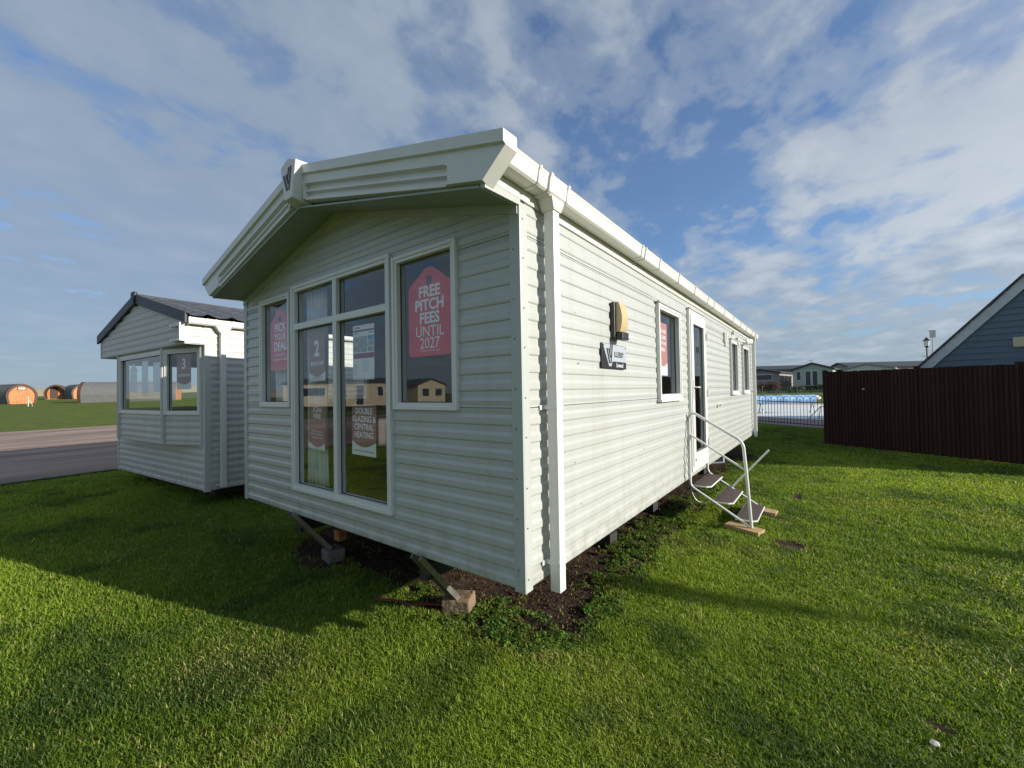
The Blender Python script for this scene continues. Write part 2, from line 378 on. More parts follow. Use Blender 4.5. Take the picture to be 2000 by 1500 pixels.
q = np.stack([idx[:-1, :-1], idx[1:, :-1], idx[1:, 1:], idx[:-1, 1:]], -1).reshape(-1, 4)
me.vertices.add(len(vv)); me.vertices.foreach_set('co', vv.ravel())
me.loops.add(q.size); me.loops.foreach_set('vertex_index', q.ravel())
me.polygons.add(len(q)); me.polygons.foreach_set('loop_start', np.arange(0, q.size, 4)); me.polygons.foreach_set('loop_total', np.full(len(q), 4))
me.update(calc_edges=True); me.validate()
me.polygons.foreach_set('use_smooth', [True] * len(me.polygons))
at = me.attributes.new('soil', 'FLOAT', 'POINT'); at.data.foreach_set('value', so_.ravel().astype(np.float32))
gm = bpy.data.materials.new('lawn_and_soil'); gm.use_nodes = True; t = gm.node_tree; b = t.nodes['Principled BSDF']
co = nd(t, 'ShaderNodeTexCoord')
def tn(sc, det, st=(1, 1, 1)):
    mp = nd(t, 'ShaderNodeMapping'); mp.inputs['Scale'].default_value = st; t.links.new(co.outputs['Object'], mp.inputs[0])
    n = nd(t, 'ShaderNodeTexNoise'); n.inputs['Scale'].default_value = sc; n.inputs['Detail'].default_value = det; n.inputs['Roughness'].default_value = .62
    t.links.new(mp.outputs[0], n.inputs[0]); return n.outputs[0]
a1 = nd(t, 'ShaderNodeAttribute', attribute_name='soil')
big = tn(.35, 5); mid = tn(2.3, 6); fin_ = tn(60, 3)
gcol = ramp(t, mid, [(.30, (.060, .085, .012)), (.52, (.125, .165, .020)), (.70, (.170, .200, .030))])
gcol = mixc(t, ramp(t, big, [(.38, 0.0), (.66, .55)]), gcol, (.145, .165, .040))
gcol = mixc(t, ramp(t, fin_, [(.30, .55), (.60, 0.0)]), gcol, (.030, .042, .012))
scol = ramp(t, tn(14, 6), [(.30, (.022, .014, .009)), (.55, (.058, .036, .024)), (.75, (.115, .078, .052))])
gcol = mixc(t, ramp(t, a1.outputs['Fac'], [(.22, 0.0), (.50, 1.0)]), gcol, scol)
t.links.new(gcol, b.inputs['Base Color']); b.inputs['Roughness'].default_value = .9; b.inputs['Specular IOR Level'].default_value = .15
bp = nd(t, 'ShaderNodeBump'); bp.inputs['Strength'].default_value = .7; bp.inputs['Distance'].default_value = .02
t.links.new(tn(45, 5), bp.inputs['Height']); t.links.new(bp.outputs[0], b.inputs['Normal'])
me.materials.append(gm)
go = bpy.data.objects.new('ground', me); C.objects.link(go); tag(go, 'short green lawn with patches of bare brown soil', kind='structure')

def sheet(name, outline, off, m, label, step=1.0):
    """flat surfacing that follows the ground: quad grid between two edge polylines"""
    A, B = outline; mb = MB(); n = 24; k = 10
    def lerp(pl, t):
        s = t * (len(pl) - 1); i = min(int(s), len(pl) - 2); f = s - i
        return (pl[i][0] * (1 - f) + pl[i + 1][0] * f, pl[i][1] * (1 - f) + pl[i + 1][1] * f)
    P = []
    for i in range(n + 1):
        a = lerp(A, i / n); b_ = lerp(B, i / n)
        for j in range(k + 1):
            x = a[0] + (b_[0] - a[0]) * j / k; y = a[1] + (b_[1] - a[1]) * j / k
            P.append((x, y, float(gbase(x, y)) + off))
    mb.v = P
    for i in range(n):
        for j in range(k):
            q = i * (k + 1) + j; mb.f.append((q, q + 1, q + k + 2, q + k + 1)); mb.m.append(0)
    o = mb.build(name, m); return tag(o, label, kind='structure')
ye = list(np.linspace(-45, 70, 47))
sheet('road', ([(-10.85 + .1 * math.sin(y * 2.1) + .06 * math.sin(y * 5.3), y) for y in ye], [(-25.5 + .6 * math.sin(y * .4) - .02 * y, y) for y in ye]), .030, asphalt, 'worn reddish brown tarmac road beside the grass')
sheet('kerb_edge', ([(-10.62 + .1 * math.sin(y * 2.1) + .06 * math.sin(y * 5.3), y) for y in ye], [(-10.80 + .1 * math.sin(y * 2.1) + .06 * math.sin(y * 5.3), y) for y in ye]), .036, conc2, 'narrow worn edge strip between road and lawn')
sheet('pool_paving', ([(-8, 20.2), (-.6, 16.5), (1.35, 15.6), (7, 12.9)], [(-8, 23.2), (-.8, 19.4), (1.36, 18.9), (7, 16.6)]), .010, paver, 'brown paving strip inside the pool railings')
sheet('pool_terrace', ([(-8, 23.2), (-.8, 19.4), (1.36, 18.9), (7, 16.6)], [(-9, 30), (-1.9, 28.6), (1.4, 29.6), (9, 26)]), .013, pool_white, 'pale swimming pool terrace behind the railings')
sheet('pool_path', ([(-9, 30), (-1.9, 28.6), (1.4, 29.6), (9, 26)], [(-9, 32), (-2.1, 31.0), (1.4, 32.0), (9, 28.4)]), .010, sandstrip, 'tan paved path beyond the pale pool terrace')
# bank behind the pods
mb = MB(); prof = [(-9, 0), (-3, 1.5), (0, 2.25), (3, 2.3), (9, 1.2), (20, 0)]
pts = []
for i in range(41):
    y = -170 + i * 9.0; x0 = -158 + .35 * (y - 6) * (1 if y > 6 else .5) + 6 * math.sin(i * .7)
    for dx, h in prof: pts.append((x0 - dx, y, float(gbase(x0, y)) - .3 + h * (1 + .05 * math.sin(i * 1.9)) + (.15 * math.sin(i * 3.1) if h > 1 else 0)))
mb.v = pts
for i in range(40):
    for j in range(5): q = i * 6 + j; mb.f.append((q, q + 1, q + 7, q + 6)); mb.m.append(0)
tag(mb.build('shingle_bank', bank_m, smooth=60), 'low tan bank on the skyline behind the camping pods', kind='structure')

# ------------------------------------------------------------------ grass blades (one mass)
def blades(n_target):
    per = []
    # radius by inverse sampling of the density 1/r^1.55
    R0, R1, p = .9, 26., 1.62
    def sample(n):
        # area element r dr -> r^(1-p)
        e = 2 - p; u = rng.random(n); a = 2.1 ** e; bq = R1 ** e
        w0 = (2.1 ** 2 - R0 ** 2) / 2 * 2.1 ** -p; w1 = (bq - a) / e
        inner = rng.random(n) < w0 / (w0 + w1)
        r = np.where(inner, np.sqrt(R0 ** 2 + u * (2.1 ** 2 - R0 ** 2)), (a + u * (bq - a)) ** (1 / e))
        return r
    r = sample(n_target); th = (rng.random(n_target) - .5) * R(152)
    base = math.atan2(F.y, F.x)
    x = CAM.x + r * np.cos(base + th); y = CAM.y + r * np.sin(base + th)
    s = soil(x, y)
    patch = fbm(x * 1.3, y * 1.3, 2, 4); tuft = fbm(x * 11, y * 11, 4, 2)
    keep = rng.random(len(x)) < np.clip(1.12 - s * 1.75, .012, 1) * (.45 + .75 * sst(.3, .6, tuft))
    keep &= (x > -10.75)
    keep &= ~((y > 13.0) & (x > -6) & (y > 15.3 - .47 * (x - 1.35) - .1))
    x, y, r, patch, s, tuft = [q[keep] for q in (x, y, r, patch, s, tuft)]
    return x, y, r, patch, s, tuft
x, y, r, patch, sl_, tuft = blades(2150000)
n = len(x); z = gz(x, y) - .004
far = (np.maximum(r, 2.1) / 2.1)
h = (.018 + .021 * rng.random(n) ** 1.3) * (.65 + .7 * patch) * (1 + .5 * (rng.random(n) < .05)) * far ** .12 * (1 - .3 * sl_)
wdt = (.0015 + .0016 * rng.random(n)) * far ** .62
az = rng.random(n) * 2 * math.pi; lean = (.15 + 1.0 * rng.random(n)) ; la = az + (rng.random(n) - .5) * 1.6
dx, dy = np.cos(la) * lean * h, np.sin(la) * lean * h
sx, sy = -np.sin(az) * wdt, np.cos(az) * wdt
V = np.empty((n, 5, 3), np.float32)
V[:, 0] = np.stack([x - sx, y - sy, z], -1); V[:, 1] = np.stack([x + sx, y + sy, z], -1)
mx, my, mz = x + dx * .38, y + dy * .38, z + h * .62
V[:, 2] = np.stack([mx + sx * .8, my + sy * .8, mz], -1); V[:, 3] = np.stack([mx - sx * .8, my - sy * .8, mz], -1)
V[:, 4] = np.stack([x + dx, y + dy, z + h * (1.05 - .25 * lean)], -1)
me = bpy.data.meshes.new('grass'); me.vertices.add(n * 5); me.vertices.foreach_set('co', V.ravel())
i0 = (np.arange(n) * 5)[:, None]
li = np.concatenate([i0 + np.array([[0, 1, 2, 3]]), i0 + np.array([[3, 2, 4]])], 1).ravel()
me.loops.add(len(li)); me.loops.foreach_set('vertex_index', li.astype(np.int32))
ls = np.stack([np.arange(n) * 7, np.arange(n) * 7 + 4], 1).ravel(); lt = np.tile([4, 3], n)
me.polygons.add(2 * n); me.polygons.foreach_set('loop_start', ls.astype(np.int32)); me.polygons.foreach_set('loop_total', lt.astype(np.int32))
me.update(calc_edges=True)
kk = rng.random(n); big_ = fbm(x * .55, y * .55, 5, 3)
g1 = np.array([.100, .170, .014]); g2 = np.array([.300, .400, .036]); g3 = np.array([.46, .42, .14]); g4 = np.array([.030, .075, .018])
col = g1 + (g2 - g1) * np.clip(kk * .8 + (big_ - .5) * 1.5, 0, 1)[:, None]
dk = sst(.55, .75, fbm(x * 2.1 + 30, y * 2.1, 0, 3))[:, None]; col = col * (1 - .55 * dk) + g4 * .55 * dk
straw_p = .03 + .24 * np.exp(-(((x + 1.5) / .55) ** 2 + ((y + .75) / .3) ** 2)) + .35 * np.exp(-(((x + .12) / .16) ** 2 + ((y - .28) / .10) ** 2)) + .12 * sl_
straw_p = straw_p + .16 * sst(.60, .78, fbm(x * 1.1 + 50, y * 1.1 + 11, 1, 3))
st = (rng.random(n) < straw_p)[:, None]; col = np.where(st, g3 * (.55 + .6 * rng.random(n))[:, None], col)
ca = me.color_attributes.new('tint', 'FLOAT_COLOR', 'POINT')
cc = np.ones((n, 5, 4), np.float32); cc[:, :, :3] = col[:, None, :]
ca.data.foreach_set('color', cc.ravel())
grm = bpy.data.materials.new('grass_blades'); grm.use_nodes = True; t = grm.node_tree; t.nodes.clear()
o_ = nd(t, 'ShaderNodeOutputMaterial'); at_ = nd(t, 'ShaderNodeAttribute', attribute_name='tint')
pb = nd(t, 'ShaderNodeBsdfPrincipled'); pb.inputs['Roughness'].default_value = .55; pb.inputs['Specular IOR Level'].default_value = .35
trl = nd(t, 'ShaderNodeBsdfTranslucent'); mx_ = nd(t, 'ShaderNodeMixShader'); mx_.inputs[0].default_value = .42
t.links.new(at_.outputs['Color'], pb.inputs['Base Color'])
t.links.new(mixc(t, 1.0, at_.outputs['Color'], (1.5, 1.45, .9), 'MULTIPLY'), trl.inputs[0])
t.links.new(pb.outputs[0], mx_.inputs[1]); t.links.new(trl.outputs[0], mx_.inputs[2]); t.links.new(mx_.outputs[0], o_.inputs[0])
me.materials.append(grm)
gr = bpy.data.objects.new('grass', me); C.objects.link(gr); tag(gr, 'short mown grass blades covering the lawn', 'grass', kind='stuff')
del V, cc

# weeds: small rounded leaves in clumps along the caravan edge
def weeds():
    cx, cy, cr = [], [], []
    for (ax, ay, rx, ry, k) in [(-.58, .52, .13, .11, 70), (-.80, .33, .2, .09, 45), (-.30, .36, .16, .06, 22), (.02, .95, .08, .22, 40), (-.15, 1.7, .10, .35, 60), (-.24, 2.3, .13, .35, 90), (-.25, 3.0, .13, .4, 90), (-.22, 3.9, .12, .5, 60), (.35, 3.1, .25, .25, 30), (-.15, 5.6, .12, .8, 50), (-1.35, .42, .10, .06, 18)]:
        for _ in range(int(k * .7)):
            cx.append(ax + rng.normal() * rx); cy.append(ay + rng.normal() * ry); cr.append(.02 + .035 * rng.random())
    vs, fs, cl = [], [], []
    for x_, y_, r_ in zip(cx, cy, cr):
        z_ = float(gz(x_, y_)); base = np.array([.095 + .06 * rng.random(), .150 + .08 * rng.random(), .032])
        for k in range(int(24 + 26 * rng.random())):
            a = rng.random() * 6.283; d = r_ * math.sqrt(rng.random()) * 1.3; hh = .008 + .035 * rng.random() * (1 - .5 * d / r_ / 1.3)
            c = Vector((x_ + d * math.cos(a), y_ + d * math.sin(a), z_ + hh)); s_ = .005 + .0065 * rng.random()
            nn = Vector((rng.normal() * .5, rng.normal() * .5, 1)).normalized(); u_ = nn.orthogonal().normalized(); w_ = nn.cross(u_)
            rt = rng.random() * 6.283; i = len(vs)
            for q in range(6):
                an = rt + q * math.pi / 3; rad = s_ * (1.25 if q % 3 == 0 else .85)
                vs.append(c + u_ * math.cos(an) * rad + w_ * math.sin(an) * rad + nn * (.002 if q % 2 else 0)); cl.append(base * (.8 + .5 * rng.random()))
            fs.append(tuple(range(i, i + 6)))
            vs += [Vector((x_ + .3 * (c.x - x_), y_ + .3 * (c.y - y_), z_)), c + Vector((.001, 0, 0)), c - Vector((.001, 0, 0))]; cl += [base * .8] * 3
            fs.append((i + 6, i + 7, i + 8))
    me = bpy.data.meshes.new('weeds'); me.from_pydata(vs, [], fs)
    ca = me.color_attributes.new('tint', 'FLOAT_COLOR', 'POINT'); a = np.ones((len(vs), 4), np.float32); a[:, :3] = np.array(cl); ca.data.foreach_set('color', a.ravel())
    me.materials.append(grm); o = bpy.data.objects.new('weeds', me); C.objects.link(o)
    tag(o, 'low leafy weeds growing in the soil beside the caravan', 'weeds', kind='stuff')
weeds()
# loose crumbs of earth
def crumbs():
    n = 5200; x = np.concatenate([rng.normal(-.35, .28, n), -3.2 * rng.random(n // 2)]); y = np.concatenate([.1 + 6 * rng.random(n) ** 1.6, .1 + 1.1 * rng.random(n // 2)])
    k = soil(x, y) > .45; x, y = x[k], y[k]; z = gz(x, y); mb = MB(); ico = [Vector(v) for v in ((1, 0, 0), (-1, 0, 0), (0, 1, 0), (0, -1, 0), (0, 0, .8), (0, 0, -.8))]
    fa = [(0, 2, 4), (2, 1, 4), (1, 3, 4), (3, 0, 4), (2, 0, 5), (1, 2, 5), (3, 1, 5), (0, 3, 5)]
    for a, b_, c in zip(x, y, z):
        s_ = .003 + .011 * rng.random() ** 3; i = len(mb.v)
        for v in ico: mb.v.append((a + v.x * s_ * rng.uniform(.6, 1.3), b_ + v.y * s_ * rng.uniform(.6, 1.3), c - .008 + v.z * s_ * rng.uniform(.6, 1.2)))
        for f in fa: mb.f.append(tuple(i + q for q in f)); mb.m.append(0)
    m = mat('earth_crumbs', (.055, .035, .024), .95, .1, noise=(30, (.16, .11, .075), .8, (1, 1, 1)))
    tag(mb.build('soil_crumbs', m), 'loose crumbs of brown earth by the caravan', 'soil', kind='stuff')
crumbs()

# ------------------------------------------------------------------ caravan walls
def profile(z0, z1, seams, base=0.0, pitch=.1, depth=.0072):
    pts = []; k0 = int(math.floor((z0 - base) / pitch)) - 1
    for k in range(k0, k0 + int((z1 - z0) / pitch) + 4):
        b_ = base + k * pitch
        pts += [(b_, 0), (b_ + .006, depth * .75), (b_ + .013, depth), (b_ + .044, depth), (b_ + .049, depth * .8), (b_ + .062, .0008), (b_ + .068, 0)]
    pts.sort(); out = []
    def val(z):
        for (a, da), (b2, db) in zip(pts, pts[1:]):
            if a <= z <= b2: return da + (db - da) * (z - a) / max(b2 - a, 1e-9)
        return 0
    out = [(z0, val(z0))] + [p for p in pts if z0 < p[0] < z1] + [(z1, val(z1))]
    for s_ in seams:
        if z0 < s_ - .004 and s_ + .004 < z1:
            out = [p for p in out if abs(p[0] - s_) > .012]
            out += [(s_ - .011, .004), (s_ - .004, .004), (s_ - .0035, -.012), (s_ + .001, -.012), (s_ + .0015, .004), (s_ + .011, .002)]; out.sort(key=lambda p: p[0])
    return out
def cut_wall(name, m, a0, a1, z0, z1, holes, mt, parent, seams=(), base=0., post=None, flat=False):
    mb = MB(m); xs = sorted({a0, a1, *[h[0] for h in holes], *[h[1] for h in holes]}); xs = [q for q in xs if a0 <= q <= a1]
    for xa, xb in zip(xs, xs[1:]):
        zs = [z0]; hs = sorted([h for h in holes if h[0] <= xa + 1e-6 and h[1] >= xb - 1e-6], key=lambda h: h[2])
        ivs = []; cur = z0
        for h in hs: ivs.append((cur, h[2])); cur = h[3]
        ivs.append((cur, z1))
        for za, zb in ivs:
            if zb - za < 1e-4: continue
            pr = [(za, 0), (zb, 0)] if flat else profile(za, zb, seams, base)
            for (p, dp), (q_, dq) in zip(pr, pr[1:]): mb.poly([(xa, p, dp), (xb, p, dp), (xb, q_, dq), (xa, q_, dq)])
    o = mb.build(name, mt, parent, post=post); return o
def window(m, a0, a1, b0, b1, parent, fw=.042, proud=.022, vm=(), hm=(), panemat=None, name='window', inner=True, framemat=None, split=None):
    """frame mesh with gasket, pane(s) as children; m maps (along, up, out)"""
    pm = panemat or glass; fr = MB(m)
    a_, b_ = (a0, a1), (b0, b1)
    fr.box(a0, a0 + fw, b0, b1, -.06, proud); fr.box(a1 - fw, a1, b0, b1, -.06, proud)
    fr.box(a0 + fw, a1 - fw, b1 - fw, b1, -.06, proud - .0005); fr.box(a0 + fw, a1 - fw, b0, b0 + fw, -.06, proud - .0005)
    # raised outer flange
    f2 = fw * .45
    fr.box(a0 - .006, a0 + f2, b0 - .006, b1 + .006, -.002, proud + .008); fr.box(a1 - f2, a1 + .006, b0 - .006, b1 + .006, -.002, proud + .008)
    fr.box(a0 + f2, a1 - f2, b1 - f2, b1 + .006, -.002, proud + .0075); fr.box(a0 + f2, a1 - f2, b0 - .006, b0 + f2, -.002, proud + .0075)
    mw = fw * .55
    for v in vm: fr.box(v - mw, v + mw, b0 + fw, b1 - fw, -.055, proud - .001)
    for (h_, x0, x1) in hm: fr.box(x0, x1, h_ - mw, h_ + mw, -.055, proud + .001)
    o = fr.build(name, framemat or upvc, parent, bevel=.0025)
    xs = [a0 + fw] + [e for v in sorted(vm) for e in (v - mw, v + mw)] + [a1 - fw]
    ys = [b0 + fw] + [e for h_ in sorted(h[0] for h in hm) for e in (h_ - mw, h_ + mw)] + [b1 - fw]
    for i in range(0, len(xs), 2):
        for j in range(0, len(ys), 2):
            p = MB(m); p.poly([(xs[i] - .004, ys[j] - .004, -.020), (xs[i + 1] + .004, ys[j] - .004, -.020), (xs[i + 1] + .004, ys[j + 1] + .004, -.020), (xs[i] - .004, ys[j + 1] + .004, -.020)])
            p.build('pane', pm, o)
            g = MB(m); e = .006; X0, X1, Y0, Y1 = xs[i], xs[i + 1], ys[j], ys[j + 1]
            g.box(X0, X0 + e, Y0, Y1, -.0195, -.013); g.box(X1 - e, X1, Y0, Y1, -.0195, -.013)
            g.box(X0 + e, X1 - e, Y0, Y0 + e, -.0195, -.013); g.box(X0 + e, X1 - e, Y1 - e, Y1, -.0195, -.013)
            g.build('seal', gasket, o)
    return o

WD, LN = 3.7, 9.38
ZS, ZU = 1.004, 1.983
car = empty('static_caravan', 'large sage green static caravan with white front doors, nearest the camera', 'caravan', (0, 0, 0))
mF = lambda a, b, d: (a, -d, b)
mR = lambda a, b, d: (d, a, b)
mL = lambda a, b, d: (-WD - d, a, b)
mB = lambda a, b, d: (a, LN + d, b)
sl_t = .247
def gable_cut(m_y):
    def f(bm):
        for s_ in (1, -1):
            g = bm.verts[:] + bm.edges[:] + bm.faces[:]
            bmesh.ops.bisect_plane(bm, geom=g, plane_co=(0 if s_ > 0 else -WD, 0, 2.136), plane_no=Vector((s_ * sl_t, 0, 1)).normalized(), clear_outer=True)
    return f
holesF = [(-1.09, -.49, 1.0, 2.045), (-2.59, -1.15, .245, 2.085), (-3.27, -2.66, 1.0, 2.045)]
holesR = [(2.33, 3.09, 1.0, 1.95), (3.50, 4.36, .09, 2.06), (6.39, 7.09, 1.0, 1.95), (7.74, 8.53, 1.0, 1.95)]
holesL = [(.72, 1.50, 1.0, 1.90), (3.4, 4.6, 1.0, 1.90)]
cut_wall('wall', mF, -WD + .05, -.05, 0, 2.62, holesF, clad, car, (ZS, ZU), post=gable_cut(0))
cut_wall('wall', mR, .05, LN - .05, 0, 2.30, holesR, clad, car, (ZS, ZU))
cut_wall('wall', mL, .05, LN - .05, 0, 2.30, holesL, clad, car, (ZS, ZU))
cut_wall('wall', mB, -WD + .05, -.05, 0, 2.62, [], clad, car, (ZS, ZU), post=gable_cut(0))
# inner lining, floor, ceiling, partition
li = MB()
def lining(mm, a0, a1, z0, z1, holes, off):
    xs = sorted({a0, a1, *[h[0] for h in holes], *[h[1] for h in holes]})
    for xa, xb in zip(xs, xs[1:]):
        cur = z0
        for h in sorted([h for h in holes if h[0] <= xa + 1e-6 and h[1] >= xb - 1e-6], key=lambda h: h[2]):
            if h[2] > cur: li.poly([mm(xa, cur, off), mm(xb, cur, off), mm(xb, h[2], off), mm(xa, h[2], off)])
            cur = h[3]
        li.poly([mm(xa, cur, off), mm(xb, cur, off), mm(xb, z1, off), mm(xa, z1, off)])
lining(mF, -WD + .06, -.06, .02, 2.14, holesF, -.062); lining(mR, .06, LN - .06, .02, 2.14, holesR, -.062)
lining(mL, .06, LN - .06, .02, 2.14, holesL, -.062); lining(mB, -WD + .06, -.06, .02, 2.14, [], -.062)
li.poly([(-WD + .06, 4.9, .02), (-.06, 4.9, .02), (-.06, 4.9, 2.14), (-WD + .06, 4.9, 2.14)])
li.poly([(-WD + .05, .05, 2.14), (-.05, .05, 2.14), (-.05, LN - .05, 2.14), (-WD + .05, LN - .05, 2.14)])
li.build('inner_lining', interior, car)
fl = MB(); fl.box(-WD + .03, -.03, .03, LN - .03, .002, .02); fl.build('floor', carpet, car)
fu = MB(); fu.box(-3.55, -2.75, .9, 2.6, .02, .42); fu.box(-3.55, -3.3, .9, 2.6, .42, .85); fu.box(-2.6, -1.5, 2.9, 3.6, .02, .75); fu.box(-.8, -.12, .8, 2.2, .02, .42)
fu.each('bench_seat', darkroom, car, bevel=.03)
# corner trims
def trim(cx, cy, sx, sy, z1):
    mb = MB(); w = .062; tk = .011
    x0, x1 = sorted((cx, cx - sx * w)); y0, y1 = sorted((cy, cy - sy * w))
    mb.box(x0 - (tk if sx < 0 else 0), x1 + (tk if sx > 0 else 0), *(sorted((cy, cy + sy * tk))), -.012, z1)
    mb.box(*(sorted((cx, cx + sx * tk))), *(sorted((cy, cy - sy * w))), -.012, z1)
    o = mb.build('corner_trim', clad, car, bevel=.002)
    sc = MB()
    for k in range(9):
        z = .06 + k * .25 + .03 * (k % 2)
        if sx > 0: sc.tube([(cx + tk, cy - sy * .018, z), (cx + tk + .003, cy - sy * .018, z)], .0045, 8)
        sc.tube([(cx - sx * .035, cy + sy * tk, z + .05), (cx - sx * .035, cy + sy * (tk + .003), z + .05)], .004, 8)
    sc.each('screw', screwm, o)
trim(0, 0, 1, -1, 2.15); trim(-WD, 0, -1, -1, 2.12); trim(0, LN, 1, 1, 2.2); trim(-WD, LN, -1, 1, 2.2)
# thin bead between wall and corner trims on side
# gable head trim under soffit
gt = MB()
for s_ in (0, 1):
    xa, xb = (-.0, -WD / 2) if s_ == 0 else (-WD, -WD / 2)
    za, zb = 2.136, 2.136 + sl_t * WD / 2
    gt.hexa([(xa, -.020, za - .055), (xb, -.020, zb - .055), (xb, .01, zb - .055), (xa, .01, za - .055), (xa, -.020, za), (xb, -.020, zb), (xb, .01, zb), (xa, .01, za)])
gt.build('gable_trim', clad, car)
# roof
rf = MB(); zt = 2.345; zr = 2.345 + .255 * (WD / 2 + .06)
for s_ in (1, -1):
    xe = .06 if s_ > 0 else -WD - .06; xm = -WD / 2
    rf.hexa([(xe, -.30, zt - .06), (xm, -.30, zr - .06), (xm, LN + .12, zr - .06), (xe, LN + .12, zt - .06), (xe, -.30, zt), (xm, -.30, zr), (xm, LN + .12, zr), (xe, LN + .12, zt)])
rf.build('roof', roofsheet, car)
# eaves board closing wall to gutter
eb = MB(); eb.box(-.012, .014, -.25, LN + .1, 2.165, 2.30); eb.box(-WD - .014, -WD + .012, -.25, LN + .1, 2.165, 2.30)
eb.each('eaves_board', guttm, car)
# overhang box sides + soffit
ob = MB()
ob.prism([(.012, .0, 2.13), (.012, -.30, 2.115), (.012, -.30, 2.30), (.012, .0, 2.30)], (-.03, 0, 0))
ob.prism([(-WD - .012, .0, 2.13), (-WD - .012, -.30, 2.115), (-WD - .012, -.30, 2.30), (-WD - .012, .0, 2.30)], (.03, 0, 0))
ob.each('overhang_side', clad, car)
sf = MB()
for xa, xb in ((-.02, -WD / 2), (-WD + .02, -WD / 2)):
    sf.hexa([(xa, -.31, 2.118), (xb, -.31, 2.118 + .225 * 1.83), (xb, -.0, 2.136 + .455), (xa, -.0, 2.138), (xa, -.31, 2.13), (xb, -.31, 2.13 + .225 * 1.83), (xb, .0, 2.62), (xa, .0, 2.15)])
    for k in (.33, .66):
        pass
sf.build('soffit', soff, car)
# fascia boards with recessed ribs: sections in (drop below top line, y)
def fascia(sg):
    X = lambda d: -WD / 2 + sg * d     # d = distance from the centre
    top = lambda d: 2.335 + .255 * (1.85 + .165 - d) * 1.0
    yF = -.340
    plain = [(0, yF + .095), (.004, yF - .004), (.070, yF - .004), (.078, yF + .014), (.145, yF + .012), (.15, yF + .012), (.185, yF + .012), (.19, yF + .012), (.2, yF + .012), (.205, yF + .012), (.23, yF + .012), (.235, yF + .012), (.255, yF + .012), (.262, yF + .05)]
    rib = [(0, yF + .095), (.004, yF - .004), (.070, yF - .004), (.078, yF + .014), (.140, yF + .014), (.146, yF + .046), (.178, yF + .046), (.186, yF + .022), (.200, yF + .022), (.206, yF + .05), (.232, yF + .05), (.238, yF + .020), (.262, yF + .022), (.270, yF + .06)]
    mb = MB(); st = [(.10, plain), (.125, plain), (.130, rib), (1.60, rib), (1.625, plain), (1.86, plain)]
    def P(d, pr):
        return [(X(d), y_, top(d) - dz * (1 - .10 * max(0, (d - 1.2)) / .8)) for dz, y_ in pr]
    rows = [P(d, p) for d, p in st]
    # cut end: lower part slopes back towards the house
    end = []
    for (dz, y_) in plain:
        cutd = 2.015 - max(0, dz - .080) / .175 * .145
        end.append((X(cutd), y_ if dz < .26 else y_, top(cutd) - dz * (1 - .08)))
    rows.append(end)
    nn = len(plain)
    for a_, b_ in zip(rows, rows[1:]):
        for k in range(nn - 1): mb.poly([a_[k], a_[k + 1], b_[k + 1], b_[k]])
    # end return face
    back = [(p[0] - sg * .0, -.235, p[2]) for p in end]
    ss = [1, 2, 3, 4, 8, 12, 13]
    for a_, b_ in zip(ss, ss[1:]): mb.poly([end[a_], end[b_], back[b_], back[a_]])
    mb.poly([end[1], end[0], (X(2.015), -.235, end[0][2]), back[1]])
    # underside return to the soffit
    for a_, b_ in zip(rows, rows[1:]):
        mb.poly([a_[-1], b_[-1], (b_[-1][0], -.235, b_[-1][2] + .004), (a_[-1][0], -.235, a_[-1][2] + .004)])
        mb.poly([a_[0], b_[0], (b_[0][0], -.20, b_[0][2] + .012), (a_[0][0], -.20, a_[0][2] + .012)])
    mb.build('fascia', frp, car)
fascia(1); fascia(-1)
# centre cap with emblem
zc = 2.335 + .255 * 2.015 - .012
cp = MB(); X0 = -WD / 2
capf = [(X0 - .118, -.392, zc + .0), (X0, -.392, zc + .045), (X0 + .118, -.392, zc + .0), (X0 + .060, -.392, zc - .265), (X0 - .060, -.392, zc - .265)]
capb = [(X0 - .14, -.25, zc + .0), (X0, -.25, zc + .05), (X0 + .14, -.25, zc + .0), (X0 + .085, -.25, zc - .30), (X0 - .085, -.25, zc - .30)]
i = len(cp.v); cp.v += capf + capb; cp.f += [(0, 1, 2, 3, 4), (9, 8, 7, 6, 5)] + [(k, (k + 1) % 5, 5 + (k + 1) % 5, 5 + k) for k in range(5)]; cp.m += [0] * 7
cap = cp.build('gable_cap', frp, car, bevel=.006)
def emblem(m, a, b, d, s_, mt, parent, tk=.002):
    """two slanted strokes and a tall right stroke forming a W"""
    mb = MB(m)
    def para(x0, z0, x1, z1, w): mb.prism([(a + x0 * s_, b + z0 * s_, d), (a + (x0 + w) * s_, b + z0 * s_, d), (a + (x1 + w) * s_, b + z1 * s_, d), (a + x1 * s_, b + z1 * s_, d)], (0, 0, tk))
    para(-.50, .30, -.12, -.62, .20); para(-.22, .30, .16, -.62, .0001) if False else None
    para(-.20, .30, .03, -.28, .17)
    mb.prism([(a + .10 * s_, b - .62 * s_, d), (a + .24 * s_, b - .62 * s_, d), (a + .50 * s_, b + .62 * s_, d), (a + .32 * s_, b + .62 * s_, d)], (0, 0, tk))
    mb.prism([(a - .04 * s_, b - .05 * s_, d), (a + .06 * s_, b - .05 * s_, d), (a + .24 * s_, b + .62 * s_, d), (a + .10 * s_, b + .62 * s_, d)], (0, 0, tk))
    return mb.build('emblem', mt, parent)
emblem(mF, X0 - .005, zc - .115, .393, .135, letter_b, cap)

